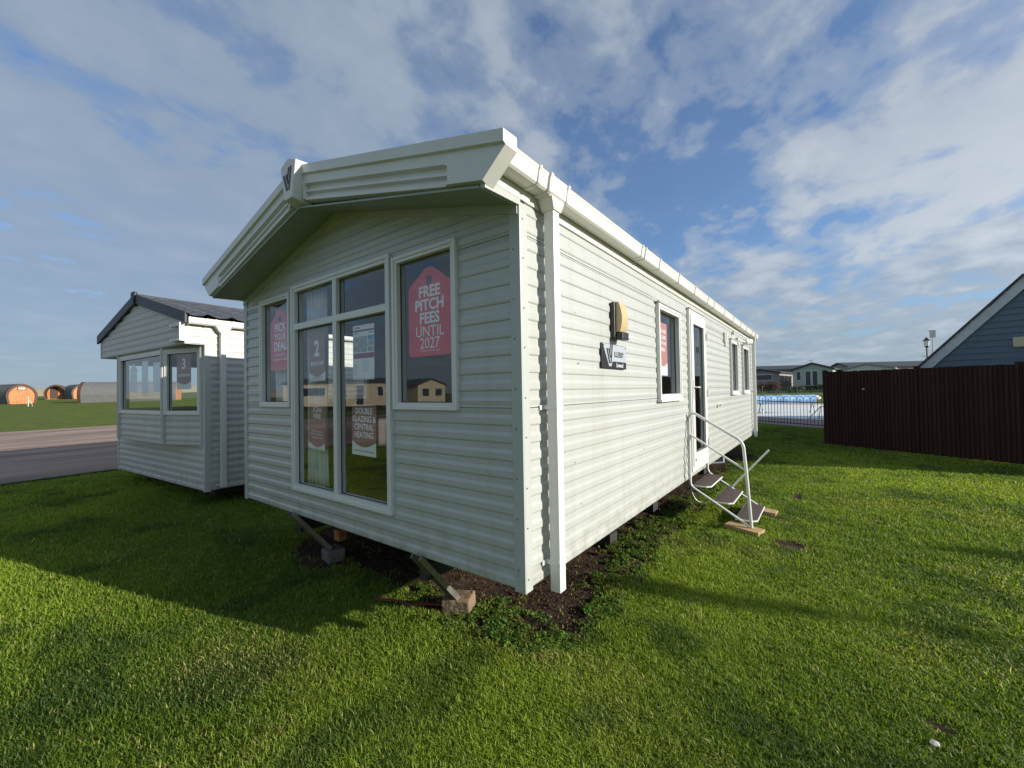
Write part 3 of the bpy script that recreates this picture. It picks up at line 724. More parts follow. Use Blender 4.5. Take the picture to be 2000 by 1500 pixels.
# windows and doors
wR = window(mF, -1.10, -.48, .99, 2.055, car)
wL = window(mF, -3.28, -2.65, .99, 2.055, car)
dF = window(mF, -2.60, -1.14, .235, 2.095, car, fw=.050, vm=(-1.872,), hm=((1.722, -2.55, -1.19),), name='patio_doors')
for a0, a1 in ((2.32, 3.10), (6.38, 7.10), (7.73, 8.545)):
    o = window(mR, a0, a1, .99, 1.955, car, fw=.05, proud=.034)
    s_ = MB(mR); s_.box(a0 - .015, a1 + .015, .965, .99, 0, .052); s_.build('sill', upvc, o)
    d_ = MB(mR); d_.box(a0 - .03, a1 + .03, 1.962, 1.975, 0, .055); d_.build('drip_strip', clad, o)
for a0, a1 in ((.72, 1.50), (3.4, 4.6)): window(mL, a0, a1, .99, 1.91, car, panemat=glass2)
# entrance door
de = window(mR, 3.50, 4.36, .08, 2.07, car, fw=.045, proud=.030, name='door_frame')
for ch in list(de.children):
    if ch.name.startswith('pane') or ch.name.startswith('seal'): bpy.data.objects.remove(ch)
dl = MB(mR); a0, a1, b0, b1 = 3.548, 4.312, .128, 2.022; st_ = .105
dl.box(a0, a0 + st_, b0, b1, -.02, .046); dl.box(a1 - st_, a1, b0, b1, -.02, .046); dl.box(a0 + st_, a1 - st_, b1 - .115, b1, -.02, .0455); dl.box(a0 + st_, a1 - st_, b0, b0 + .16, -.02, .0455)
door = dl.build('door', upvc, car, bevel=.004)
p = MB(mR); p.poly([(a0 + st_ - .003, b0 + .158, .014), (a1 - st_ + .003, b0 + .158, .014), (a1 - st_ + .003, b1 - .113, .014), (a0 + st_ - .003, b1 - .113, .014)]); p.build('pane', glass, door)
g = MB(mR); X0_, X1_, Y0_, Y1_, e = a0 + st_, a1 - st_, b0 + .16, b1 - .115, .008
g.box(X0_, X0_ + e, Y0_, Y1_, .0145, .020); g.box(X1_ - e, X1_, Y0_, Y1_, .0145, .020); g.box(X0_ + e, X1_ - e, Y0_, Y0_ + e, .0145, .020); g.box(X0_ + e, X1_ - e, Y1_ - e, Y1_, .0145, .020)
g.build('seal', gasket, door)
hd = MB(mR); hd.box(a0 + .028, a0 + .062, .96, 1.20, .046, .055); hd.tube([(a0 + .045, 1.11, .05), (a0 + .045, 1.11, .092), (a0 + .17, 1.108, .092)], .0095, 8); hd.build('handle', upvc, door, bevel=.002)
for zh in (.36, 1.03, 1.80):
    h_ = MB(mR); h_.box(a1 - .012, a1 + .055, zh - .045, zh + .045, .047, .066); h_.tube([(a1 + .012, zh - .055, .066), (a1 + .012, zh + .055, .066)], .011, 8); h_.build('hinge', upvc, door, bevel=.002)
nb = MB(mR); nb.box(a0 + .05, a0 + .085, .19, .225, .0458, .0495); nb.build('vent_grille', black, door)
nb = MB(mR); nb.box(3.49, 4.37, 2.078, 2.092, 0, .05); nb.build('drip_strip', clad, de)

# gutters
def gutter(sg):
    xo = 0.0 if sg > 0 else -WD
    X = lambda d: xo + sg * d
    sec = [(.014, 2.315), (.014, 2.238), (.022, 2.226), (.100, 2.226), (.112, 2.236), (.124, 2.300), (.130, 2.312), (.130, 2.322), (.120, 2.322), (.118, 2.305), (.106, 2.240), (.024, 2.236), (.022, 2.315)]
    mb = MB(); mb.prism([(X(a_), -.225, b_) for a_, b_ in sec], (0, LN + .36, 0))
    o = mb.build('gutter', guttm, car)
    def collar(y0, y1, grow):
        c_ = MB(); s2 = [(.010, 2.318), (.010, 2.236 - grow), (.020, 2.226 - grow), (.102 + grow, 2.226 - grow), (.116 + grow, 2.236 - grow), (.127 + grow, 2.300), (.134 + grow, 2.312), (.134 + grow, 2.325)]
        c_.prism([(X(a_), y0, b_) for a_, b_ in s2], (0, y1 - y0, 0)); return c_.build('gutter_joint', guttm, o)
    for y_ in (.02, 1.62, 2.10, 2.75, 3.45, 4.15, 4.55, 5.3, 6.1, 6.9, 7.6, 8.4): collar(y_, y_ + .022, .004)
    collar(1.70, 1.72, .006)
    # running outlets
    for yo in (.235, 9.02):
        collar(yo - .11, yo - .085, .010); collar(yo + .085, yo + .11, .010)
        c_ = MB(); c_.prism([(X(a_), yo - .086, b_) for a_, b_ in [(.010, 2.318), (.010, 2.222), (.030, 2.215), (.105, 2.215), (.122, 2.232), (.132, 2.300), (.137, 2.322)]], (0, .172, 0))
        c_.hexa([(X(.015), yo - .075, 2.216), (X(.118), yo - .075, 2.216), (X(.118), yo + .075, 2.216), (X(.015), yo + .075, 2.216)][::1] and
                [(X(.030), yo - .040, 2.150), (X(.112), yo - .040, 2.150), (X(.112), yo + .040, 2.150), (X(.030), yo + .040, 2.150), (X(.015), yo - .072, 2.216), (X(.118), yo - .072, 2.216), (X(.118), yo + .072, 2.216), (X(.015), yo + .072, 2.216)])
        c_.build('gutter_outlet', guttm, o)
        dp = MB(); dp.box(*sorted((X(.036), X(.103))), yo - .033, yo + .033, -.065 if yo < 1 else -.03, 2.17)
        d_ = dp.build('downpipe', upvc, car, bevel=.004)
        for zb_ in (1.0, .10):
            k_ = MB(); k_.box(*sorted((X(.010), X(.106))), yo - .037, yo + .037, zb_ - .012, zb_ + .012); k_.box(*sorted((X(.009), X(.014))), yo - .075, yo - .036, zb_ - .014, zb_ + .014)
            k_.build('pipe_clip', upvc, d_, bevel=.002)
gutter(1); gutter(-1)

# wall light, nameplate, small fittings on the lit side
wl = MB(mR); wl.box(1.20, 1.355, 1.50, 1.785, .006, .042); wl.box(1.22, 1.35, 1.488, 1.548, .042, .098)
wlo = wl.build('wall_light', black, car, bevel=.006)
ln_ = MB(mR); pr_ = [(.042 + .052 * math.sin(math.pi * (.20 + .68 * k / 10)) ** .8, 1.549 + .236 * k / 10) for k in range(11)]
pl = [(1.222, 1.549, .042)] + [(1.222, z_, d_) for d_, z_ in pr_] + [(1.222, 1.785, .042)]
ln_.prism(pl, (.126, 0, 0)); ln_.build('light_lens', amber, wlo, smooth=35)
sn = MB(mR); sn.box(1.325, 1.345, 1.505, 1.522, .098, .105); sn.build('sensor', upvc, wlo, bevel=.003)
np_ = MB(mR); np_.box(1.003, 1.466, 1.262, 1.452, .009, .022); npo = np_.build('nameplate', black, car, bevel=.002)
fp = MB(mR); fp.box(1.010, 1.464, 1.264, 1.449, .022, .0235); fp.build('plate_face', letter_b, npo)
sv = MB(mR); sv.prism([(1.012, 1.448, .0236), (1.462, 1.448, .0236), (1.462, 1.318, .0236), (1.185, 1.318, .0236), (1.165, 1.278, .0236), (1.122, 1.278, .0236)], (0, 0, .0010)); sv.build('silver_panel', silver, npo)
emblem(mR, 1.135, 1.378, .0247, .125, letter_b, npo, .001)
lettering('lettering', 'ILLERBY', .060, letter_b, npo, mapM(mR, 1.315, 1.372, .0248), sx=.92, bold=.0012)
lettering('lettering', 'Linwood', .050, letter_w, npo, mapM(mR, 1.33, 1.290, .0237), sx=.80)
sc = MB(mR)
for a_, b_ in ((1.022, 1.435), (1.452, 1.435), (1.022, 1.275)): sc.tube([(a_, b_, .0235), (a_, b_, .028)], .006, 8)
sc.each('screw', screwm, npo)
vb = MB(mR); vb.box(5.82, 5.90, 1.86, 2.03, .006, .04); vb.box(5.97, 6.03, 1.86, 2.03, .006, .04); vb.box(5.90, 5.97, 1.80, 1.92, .006, .03); vb.build('aerial_bracket', guttm, car, bevel=.003)
vb = MB(mR); vb.tube([(6.65, 2.10, .0), (6.65, 2.10, .05)], .035, 10); vb.build('flue_stub', guttm, car)
fl_ = MB(mR); fl_.box(7.02, 7.14, 1.93, 2.05, .006, .06); fl_.tube([(7.08, 1.99, .06), (7.30, 1.975, .15)], .018, 8); fl_.tube([(7.28, 1.975, .13), (7.44, 1.99, .20)], [.055, .062], 10); fl_.build('flood_light', upvc, car, bevel=.003)
vb = MB(mR); vb.box(5.15, 5.40, .80, .845, .006, .03); vo = vb.build('gas_vent', guttm, car, bevel=.003)
vb = MB(mR); 
for k in range(5): vb.box(5.20 + k * .035, 5.215 + k * .035, .807, .838, .030, .032)
vb.each('vent_slot', black, vo)
sc = MB(mR)
for a_, b_ in ((.62, 1.62), (.66, 1.28), (.58, .62), (.66, .33), (1.9, .55), (2.9, .45)): sc.tube([(a_, b_, .004), (a_, b_, .009)], .0045, 8)
sc.each('rivet', screwm, car)

# underside: chassis, jacks, wheels
ch = MB()
for x_ in (-2.75, -.95): ch.box(x_ - .04, x_ + .04, .10, LN - .1, -.22, -.05)
for y_ in (.35, 2.2, 4.2, 6.2, 8.2): ch.box(-3.5, -.2, y_ - .03, y_ + .03, -.12, -.052)
ch.build('chassis', underm, car)
for k, (xt, yt, xb, yb) in enumerate(((-.84, .10, -1.00, .42), (-2.62, .10, -2.62, .38))):
    zb = float(gz(xb, yb)) + .115
    if k == 0: pt, pb_ = Vector((-.90, .06, -.01)), Vector((-.98, .42, zb))
    else: pt, pb_ = Vector((-2.60, .06, -.01)), Vector((-2.56, .36, zb))
    if k == 0: pt = Vector((-.86, .02, -.035)); pb_ = Vector((-.90, .37, zb))
    else: pt = Vector((-2.60, .02, -.035)); pb_ = Vector((-2.58, .32, zb))
    ax = (pb_ - pt).normalized(); sd = Vector((1, 0, 0)); sd = (sd - ax * sd.dot(ax)).normalized(); nn = ax.cross(sd).normalized()
    mb = MB()
    def bar(w0, w1, n0, n1, t0, t1, q):
        P_ = []
        for (tt, nv) in ((t0, n0), (t0, n1), (t1, n1), (t1, n0)):
            pass
        a_ = pt + ax * t0; b_ = pt + ax * t1
        q.hexa([a_ + sd * w0 + nn * n0, a_ + sd * w1 + nn * n0, b_ + sd * w1 + nn * n0, b_ + sd * w0 + nn * n0, a_ + sd * w0 + nn * n1, a_ + sd * w1 + nn * n1, b_ + sd * w1 + nn * n1, b_ + sd * w0 + nn * n1])
    Lj = (pb_ - pt).length
    bar(-.038, .038, -.004, .004, -.08, Lj, mb); bar(-.042, -.036, -.004, .034, -.08, Lj, mb); bar(.036, .042, -.004, .034, -.08, Lj, mb)
    leg = mb.build('jack_leg', galv, car, bevel=.001)
    m2 = MB(); m2.tube([pt + ax * .06 - nn * .006, pt + ax * .06 - nn * .014], .008, 8); m2.tube([pt + ax * .22 - nn * .006, pt + ax * .22 - nn * .014], .006, 8); m2.each('bolt', screwm, leg)
bk = MB(); bk.box(-2.03, -1.95, .05, .12, -.14, -.052); bk.build('beam_end', ply, car)
for y_ in (3.9, 5.0):
    for x_ in (-.62, -3.05):
        wz = float(gbase(x_, y_)) + .24
        w_ = MB(); w_.tube([(x_ - .08, y_, wz), (x_ - .07, y_, wz), (x_ + .07, y_, wz), (x_ + .08, y_, wz)], [.2, .24, .24, .2], 20); wh = w_.build('wheel', rubber, car, smooth=40)
# waste pipe under the far part
wp = MB(); wp.tube(arcpts((-.12, 6.2, -.02), (-.10, 6.15, -.14), (-.09, 6.1, -.20)), .016, 8); wp.tube([(-.09, 6.1, -.20), (-.3, 6.0, -.22)], .016, 8); wp.build('waste_pipe', mat('blue_white_pipe', (.45, .58, .68), .4), car)
# axle stands on pads
def stand(x_, y_, label):
    t_ = empty('support_stand', label, 'support', (x_, y_, float(gz(x_, y_))), group='supports under the near caravan')
    h_ = -.05 - float(gz(x_, y_)); a_ = MB(); a_.box(-.12, .12, -.09, .09, -.01, h_ * .25); a_.build('block', underm, t_, bevel=.006)
    b_ = MB()
    b_.hexa([(-.06, -.06, h_ * .25), (.06, -.06, h_ * .25), (.06, .06, h_ * .25), (-.06, .06, h_ * .25), (-.03, -.03, h_), (.03, -.03, h_), (.03, .03, h_), (-.03, .03, h_)]); b_.build('steel_stand', underm, t_)
stand(-.58, 2.25, 'dark support block under the caravan, nearest the front corner')
stand(-.58, 3.6, 'dark support block under the caravan, level with the entrance door')
stand(-.55, 6.30, 'dark support block under the caravan, beyond the entrance steps')

# concrete blocks under the jacks
def block(x_, y_, rz, m, label, s_=(.108, .085, .112)):
    mb = MB(); mb.box(-s_[0], s_[0], -s_[1], s_[1], -.02, s_[2]); o = mb.build('concrete_block', m, bevel=.012)
    o.location = (x_, y_, float(gz(x_, y_))); o.rotation_euler = (R(2), R(-2), rz)
    md = o.modifiers.new('s', 'SUBSURF'); md.subdivision_type = 'SIMPLE'; md.levels = md.render_levels = 4
    tx = bpy.data.textures.new('t', 'CLOUDS'); tx.noise_scale = .05; dm = o.modifiers.new('d', 'DISPLACE'); dm.texture = tx; dm.strength = .012; dm.mid_level = .5
    tag(o, label, 'block')
block(-.90, .40, R(25), conc, 'tan concrete block under the sunlit jack leg near the front corner')
block(-2.57, .35, R(-8), conc2, 'grey concrete block under the shaded jack leg, left side', (.10, .08, .10))

st_ = MB(); pts_ = [(-1.52, .10), (-1.40, .15), (-1.30, .20), (-1.22, .19), (-1.14, .25), (-1.07, .33), (-1.0, .36)]
for (a_, b_), (c_, d_) in zip(pts_, pts_[1:]):
    za, zb = float(gz(a_, b_)) + .022 + .012 * math.sin(a_ * 31), float(gz(c_, d_)) + .022 + .012 * math.sin(c_ * 31)
    st_.hexa([(a_, b_ - .012, za), (c_, d_ - .012, zb), (c_, d_ + .012, zb + .006), (a_, b_ + .012, za + .006), (a_, b_ - .012, za + .002), (c_, d_ - .012, zb + .002), (c_, d_ + .012, zb + .008), (a_, b_ + .012, za + .008)])
tag(st_.build('strap', mat('faded_red_webbing', (.16, .030, .038), .8)), 'faded red webbing strap lying on the soil beside the tan block', 'strap')
# ------------------------------------------------------------------ posters and curtains inside the front glass
def tagshape(w, h, ch_, r):
    """swing tag outline, chamfered top, rounded corners; origin at centre"""
    base = [(-w / 2, -h / 2), (w / 2, -h / 2), (w / 2, h / 2 - ch_), (w * .08, h / 2), (-w * .08, h / 2), (-w / 2, h / 2 - ch_)]
    out = []
    for k, p in enumerate(base):
        p = Vector(p); a_ = Vector(base[k - 1]); b_ = Vector(base[(k + 1) % 6]); rr = r if k < 2 else r * .55
        rr = min(rr, (a_ - p).length * .45, (b_ - p).length * .45)
        q0 = p + (a_ - p).normalized() * rr; q1 = p + (b_ - p).normalized() * rr
        out += [tuple(v.to_2d()) if hasattr(v, 'to_2d') else v for v in [Vector((*q, 0)).to_2d() for q in [q0 * (1 - t) ** 2 + p * 2 * t * (1 - t) + q1 * t * t for t in (0, .33, .66, 1)]]]
    return out
def poster_root(name, label, m, a, b, d, tilt=0):
    o = empty(name, label, 'poster', (0, 0, 0)); o.matrix_world = mapM(m, a, b, d) @ Matrix.Rotation(tilt, 4, 'Z'); return o
I = Matrix.Identity(4)
def T2(x_, y_, z_=.0): return Matrix.Translation((x_, y_, z_))
def redtag(m, a, b, d, w, h, ch_, lines, label):
    t_ = poster_root('poster', label, m, a, b, d)
    mb = MB(); mb.prism([(x_, y_, 0) for x_, y_ in tagshape(w, h, ch_, .035)], (0, 0, .0012)); mb.build('sheet', redp, t_)
    ho = MB(); ho.prism([(.030 * math.cos(q) , h / 2 - .085 + (.036 if math.sin(q) < 0 else .030) * math.sin(q), .0014) for q in [2 * math.pi * k / 20 for k in range(20)]], (0, 0, .0006)); ho.build('tag_hole', gasket, t_)
    for (txt, y_, sz, sx, bo) in lines: lettering('lettering', txt, sz, letter_w, t_, T2(0, y_, .0014), sx=sx, bold=bo, ext=.0003)
    return t_
DP = -.030   # behind the glass
redtag(mF, -.775, 1.645, DP, .425, .60, .12, [('FREE', .135, .105, .98, .0032), ('PITCH', .045, .105, .98, .0032), ('FEES', -.045, .105, .98, .0032), ('UNTIL', -.135, .105, .95, 0), ('2027', -.215, .105, .95, 0), ('*Terms and conditions apply', -.262, .016, 1, 0)],
       'red tag poster reading FREE PITCH FEES UNTIL 2027 in the right front window')
redtag(mF, -2.945, 1.645, DP, .425, .60, .12, [('PICK', .120, .118, .95, .0036), ('YOUR', .030, .090, .95, .0022), ('DEAL', -.065, .118, .95, .0036), ('and Save £££s on', -.145, .036, 1, .0006), ('Caravans & Lodges', -.190, .036, 1, .0006)],
       'red tag poster reading PICK YOUR DEAL in the left front window')
def info_poster(m, a, b, d, w, h, body, main, lines, label, tilt=0, cut=.10, foot=None):
    """coloured body with a curved lower edge over a white foot"""
    t_ = poster_root('poster', label, m, a, b, d, tilt)
    mb = MB(); mb.box(-w / 2, w / 2, -h / 2, h / 2, 0, .0010); mb.build('sheet', whitep, t_)
    n_ = 12; low = [(-w / 2 + w * k / n_, -h / 2 + cut * 1.0 - .045 * math.sin(math.pi * k / n_)) for k in range(n_ + 1)]
    mb = MB(); mb.prism([(x_, y_, .0011) for x_, y_ in low] + [(w / 2, h / 2, .0011), (-w / 2, h / 2, .0011)], (0, 0, .0006)); mb.build('printed_panel', body, t_)
    for (txt, y_, sz, sx, bo) in lines: lettering('lettering', txt, sz, letter_w, t_, T2(0, y_, .0018), sx=sx, bold=bo, ext=.0003)
    if foot: lettering('foot_lettering', foot, .022, maroon, t_, T2(0, -h / 2 + .035, .0012), ext=.0003)
    return t_
info_poster(mF, -2.245, 1.425, DP, .27, .42, brownp, None, [('2', .075, .19, .9, .006), ('BEDROOMS', -.055, .046, .92, .0012)], 'brown poster reading 2 BEDROOMS in the left glass door', R(1), .085, 'Ask at the Sales Office')
info_poster(mF, -2.255, .815, DP, .28, .40, brownp, None, [('SCAN', .150, .062, .9, .0012), ('HERE', .090, .062, .9, .0012), ('to find out more', -.040, .026, 1, 0), ('about this model and', -.068, .024, 1, 0), ('the offers on site', -.096, .024, 1, 0)], 'brown poster reading SCAN HERE low in the left glass door', R(-3), .065, None)
info_poster(mF, -1.545, .815, DP, .32, .40, brownp, None, [('DOUBLE', .145, .066, .9, .0014), ('GLAZING &', .083, .066, .9, .0014), ('CENTRAL', .021, .066, .9, .0014), ('HEATING', -.041, .066, .9, .0014)], 'brown poster reading DOUBLE GLAZING & CENTRAL HEATING low in the right glass door', R(-1), .11, 'Ask at the Sales Office today')
# printed details sheet
t_ = poster_root('details_sheet', 'white printed details sheet with photos taped in the right glass door', mF, -1.54, 1.425, DP, R(-.5))
t_['category'] = 'notice'
w, h = .285, .43
mb = MB(); mb.box(-w / 2, w / 2, -h / 2, h / 2, 0, .001); mb.build('sheet', whitep, t_)
mb = MB(); mb.box(-w / 2 + .008, w / 2 - .004, h / 2 - .052, h / 2 - .038, .0011, .0016); mb.box(-w / 2 + .008, w / 2 - .004, -.048, -.008, .0011, .0016); mb.build('maroon_band', maroon, t_)
mb = MB(); mb.box(-w / 2 + .008, .050, .002, .125, .0011, .0016); mb.build('main_photo', photo_g, t_)
mb = MB(); mb.box(.058, w / 2 - .006, .088, .125, .0011, .0016); mb.build('beach_photo', photo_b, t_)
mb = MB(); mb.box(.058, w / 2 - .006, .045, .082, .0011, .0016); mb.box(.058, w / 2 - .006, .002, .039, .0011, .0016); mb.build('small_photo', photo_g, t_)
mb = MB()
for k in range(6): mb.box(-w / 2 + .012, -w / 2 + .012 + .03 + .015 * (k % 3), -.085 - k * .019, -.079 - k * .019, .0011, .0014)
for k in range(7): mb.box(-.01, .05 + .012 * ((k * 5) % 4), -.072 - k * .013, -.069 - k * .013, .0011, .0014)
mb.box(-w / 2 + .02, -w / 2 + .10, h / 2 - .028, h / 2 - .014, .0011, .0014); mb.box(-w / 2 + .01, -w / 2 + .08, h / 2 - .070, h / 2 - .060, .0011, .0014); mb.box(.07, w / 2 - .01, h / 2 - .070, h / 2 - .060, .0011, .0014)
mb.build('text_lines', greyprint, t_)
# poster in the side window
info_poster(mR, 2.64, 1.52, DP, .30, .56, orangep, None, [('PITCH FEES', .190, .052, .85, .001), ('INCLUDED', .125, .052, .85, .001), ('WITH THIS', .060, .052, .85, .001), ('MODEL', -.005, .052, .85, .001)], 'terracotta poster in the side window beside the entrance door', 0, .14, None)

def drape(m, a0, a1, b0, b1, d, label, lean=0, pinch=0, amp=.018, waves=5):
    mb = MB(m); nx_, nz_ = 40, 14; ph = rng.random() * 6
    P = []
    for i in range(nx_ + 1):
        for j in range(nz_ + 1):
            u_ = i / nx_; v_ = j / nz_; a_ = a0 + (a1 - a0) * u_; b_ = b0 + (b1 - b0) * v_
            pin = 1 - pinch * math.exp(-((v_ - .35) / .25) ** 2)
            aa = a0 + (a1 - a0) * u_ * pin if pinch >= 0 else a1 - (a1 - a0) * (1 - u_) * (1 + pinch * math.exp(-((v_ - .35) / .25) ** 2))
            P.append(mb.pt((aa + .01 * math.sin(v_ * 3 + ph), b_, d + amp * math.sin(u_ * waves * 6.283 + ph + v_ * .8))))
    mb.v = P
    for i in range(nx_):
        for j in range(nz_): q_ = i * (nz_ + 1) + j; mb.f.append((q_, q_ + 1, q_ + nz_ + 2, q_ + nz_ + 1)); mb.m.append(0)
    o = mb.build('curtain', curtain, smooth=60); md = o.modifiers.new('s', 'SOLIDIFY'); md.thickness = .003
    return tag(o, label, 'curtain')
drape(mF, -2.54, -2.20, .27, 2.06, -.10, 'pale patterned curtain hanging behind the left glass door', pinch=.08)
drape(mF, -3.24, -2.70, 1.0, 2.03, -.11, 'pale curtain behind the left front window and its red tag', pinch=.05, waves=6)
drape(mF, -.66, -.50, 1.0, 2.03, -.11, 'narrow pale curtain at the right edge of the right front window', pinch=-.5, waves=2)
drape(mR, 6.45, 6.75, 1.0, 1.93, -.10, 'curtain in the first of the two small far side windows', waves=3)
drape(mR, 7.80, 8.10, 1.0, 1.93, -.10, 'curtain in the last side window before the far corner', waves=3)

# ------------------------------------------------------------------ entrance steps
ys0, ys1 = 3.42, 4.34
stp = empty('entrance_steps', 'white tubular steps with three brown treads and one handrail at the side door', 'steps', (.3, 3.9, -.5))
def sb(mb, name, m, smooth=None, bevel=0, parent=None):
    o = mb.build(name, m, parent or stp, smooth=smooth, bevel=bevel)
    if parent is None or parent == stp: o.matrix_parent_inverse = Matrix.Translation((-.3, -3.9, .5))
    return o
gf = float(gz(.65, 3.42)) + .045
rr = .0165
hr = MB(); hr.tube([(.022, ys0, .0), (.022, ys0, .40), (.022, ys0, .74)] + arcpts((.022, ys0, .74), (.025, ys0, .81), (.09, ys0, .795))[1:] + [(.30, ys0, .665), (.53, ys0, .525)] + arcpts((.53, ys0, .525), (.585, ys0, .49), (.598, ys0, .42))[1:] + [(.625, ys0, .05), (.655, ys0, gf)], rr, 10)
sb(hr, 'handrail', upvc, 60)
mr = MB(); mr.tube([(.024, ys0, .545), (.60, ys0, .175)], .012, 8); sb(mr, 'mid_rail', upvc, 60)
s1 = MB(); s1.tube([(.024, ys0, .02), (.024, ys0, -.03)] + arcpts((.024, ys0, -.03), (.024, ys0, -.075), (.07, ys0, -.105))[1:] + [(.575, ys0, -.415)] + arcpts((.575, ys0, -.415), (.632, ys0, -.445), (.636, ys0, gf))[1:], .0145, 10); sb(s1, 'stringer', upvc, 60)
s2 = MB(); s2.tube([(.024, ys1, .10), (.024, ys1, -.0)] + arcpts((.024, ys1, -.0), (.024, ys1, -.055), (.07, ys1, -.088))[1:] + [(.575, ys1, -.405)] + arcpts((.575, ys1, -.405), (.632, ys1, -.44), (.640, ys1, float(gz(.64, ys1)) + .03))[1:], .0145, 10); sb(s2, 'stringer', upvc, 60)
d_ = MB(); d_.tube([(.315, ys1, -.235), (.753, ys1 + .02, .291)], .011, 8); sb(d_, 'loose_rail', upvc, 60)
for (x0, zt_) in ((.0, -.085), (.235, -.250), (.475, -.415)):
    xx0, xx1 = x0 + (.015 if x0 == 0 else 0), x0 + .225
    fr_ = MB(); c_ = .05; out = [(xx0, ys0 + .11, zt_ - .020), (xx0, ys1 - .01, zt_ - .020), (xx1 - c_, ys1 - .01, zt_ - .020), (xx1, ys1 - .06, zt_ - .020), (xx1, ys0 + .16, zt_ - .020), (xx1 - c_, ys0 + .11, zt_ - .020)]
    fr_.prism(out, (0, 0, .018)); tr_ = sb(fr_, 'tread', upvc, bevel=.004)
    mt_ = MB(); ins = .012; o2 = [(xx0 + ins, ys0 + .11 + ins, zt_ - .0015), (xx0 + ins, ys1 - .022, zt_ - .0015), (xx1 - c_, ys1 - .022, zt_ - .0015), (xx1 - ins * .6, ys1 - .07, zt_ - .0015), (xx1 - ins * .6, ys0 + .168, zt_ - .0015), (xx1 - c_, ys0 + .11 + ins, zt_ - .0015)]
    mt_.prism(o2, (0, 0, .004)); mt_.build('tread_mat', matt_step, tr_)
hp = MB(); hp.tube(arcpts((.005, ys0 + .10, -.12), (.02, ys0 + .15, -.36), (.20, ys0 + .20, -.29), 8), .006, 6); sb(hp, 'hanging_hoop', upvc, 60)
def padb(x_, y_, rz, l, w_, label, tl=0):
    mb = MB(); mb.box(-l / 2, l / 2, -w_ / 2, w_ / 2, 0, .042); o = mb.build('timber_pad', timber, bevel=.003)
    o.location = (x_, y_, float(gz(x_, y_)) + .002); o.rotation_euler = (tl, R(3), rz); tag(o, label, 'timber pad')
padb(.580, 3.43, R(-14), .36, .19, 'pale timber pad under the handrail post of the steps')
padb(.68, 4.25, R(-5), .30, .17, 'pale timber pad under the far foot of the steps')
# white stone on the lawn
bm = bmesh.new(); bmesh.ops.create_icosphere(bm, subdivisions=3, radius=.019)
for v in bm.verts: v.co *= 1 + .12 * math.sin(v.co.x * 200) * math.cos(v.co.y * 170); v.co.z *= .6
me = bpy.data.meshes.new('stone'); bm.to_mesh(me); bm.free(); me.materials.append(mat('white_flint', (.62, .58, .50), .7, noise=(50, (.4, .36, .3), .7, (1, 1, 1))))
o = bpy.data.objects.new('stone', me); C.objects.link(o); tag(o, 'small white stone lying on the lawn, lower right', 'stone')
def ray_ground(px_, py_):
    d_ = F + RT * ((px_ - 1000) / 809.04) + UP * ((750 - py_) / 809.04)
    s_ = 1.
    for _ in range(40):
        p_ = CAM + d_ * s_; s_ *= (CAM.z - float(gz(p_.x, p_.y))) / (CAM.z - p_.z)
    return CAM + d_ * s_
o.location = (1.70, .83, float(gz(1.70, .83)) + .018)

# ------------------------------------------------------------------ second caravan
c2 = empty('static_caravan', 'stone coloured caravan with a bay window and charcoal tiled roof, left of the green one', 'caravan', (-5.708, .228, -.25), math.atan2(.077, .997) )
# local frame: +x towards its right corner (toward the near caravan), -y towards the camera
W2, L2 = 3.73, 9.0
q0 = lambda a, b, d: (-a, -d, b)             # front: a = distance from the right corner leftwards
qR = lambda a, b, d: (d, a, b); qL = lambda a, b, d: (-W2 - d, a, b); qB = lambda a, b, d: (a, L2 + d, b)
ZW = 2.36
hs2 = [(.10, 3.63, .70, 2.05)]
cut_wall('wall', q0, .05, W2 - .05, 0, 2.08, hs2, clad2, c2, ())
cut_wall('wall', qR, .05, L2, 0, ZW, [(4.2, 5.0, 1.1, 1.95)], clad2, c2, ())
cut_wall('wall', qL, .05, L2, 0, ZW, [(.10, 1.9, 1.10, 2.02)], clad2, c2, ())
cut_wall('wall', qB, -W2, 0, 0, ZW, [], clad2, c2, ())
window(qR, 4.2, 5.0, 1.1, 1.95, c2, proud=.02, panemat=glass)
window(qL, .10, 1.9, 1.10, 2.02, c2, proud=.02, panemat=glass2)
il = MB(); il.poly([(-W2 + .07, 2.6, 0), (-.07, 2.6, 0), (-.07, 2.6, 2.3), (-W2 + .07, 2.6, 2.3)]); il.poly([(-W2 + .02, 0, .03), (-.02, 0, .03), (-.02, L2, .03), (-W2 + .02, L2, .03)]); il.poly([(-W2 + .02, -.2, 2.09), (-.02, -.2, 2.09), (-.02, L2, 2.09), (-W2 + .02, L2, 2.09)])
il.poly([(-.07, .0, .03), (-.07, 2.6, .03), (-.07, 2.6, 2.09), (-.07, .0, 2.09)])
il.build('inner_lining', interior, c2)
tr_ = MB()
tr_.box(-.062, .010, -.012, -.0, -.012, 2.09); tr_.box(0, .011, .0, .062, -.012, 2.09)
tr_.box(-W2 - .010, -W2 + .062, -.012, 0, -.012, 2.09); tr_.build('corner_trim', clad2, c2, bevel=.002)
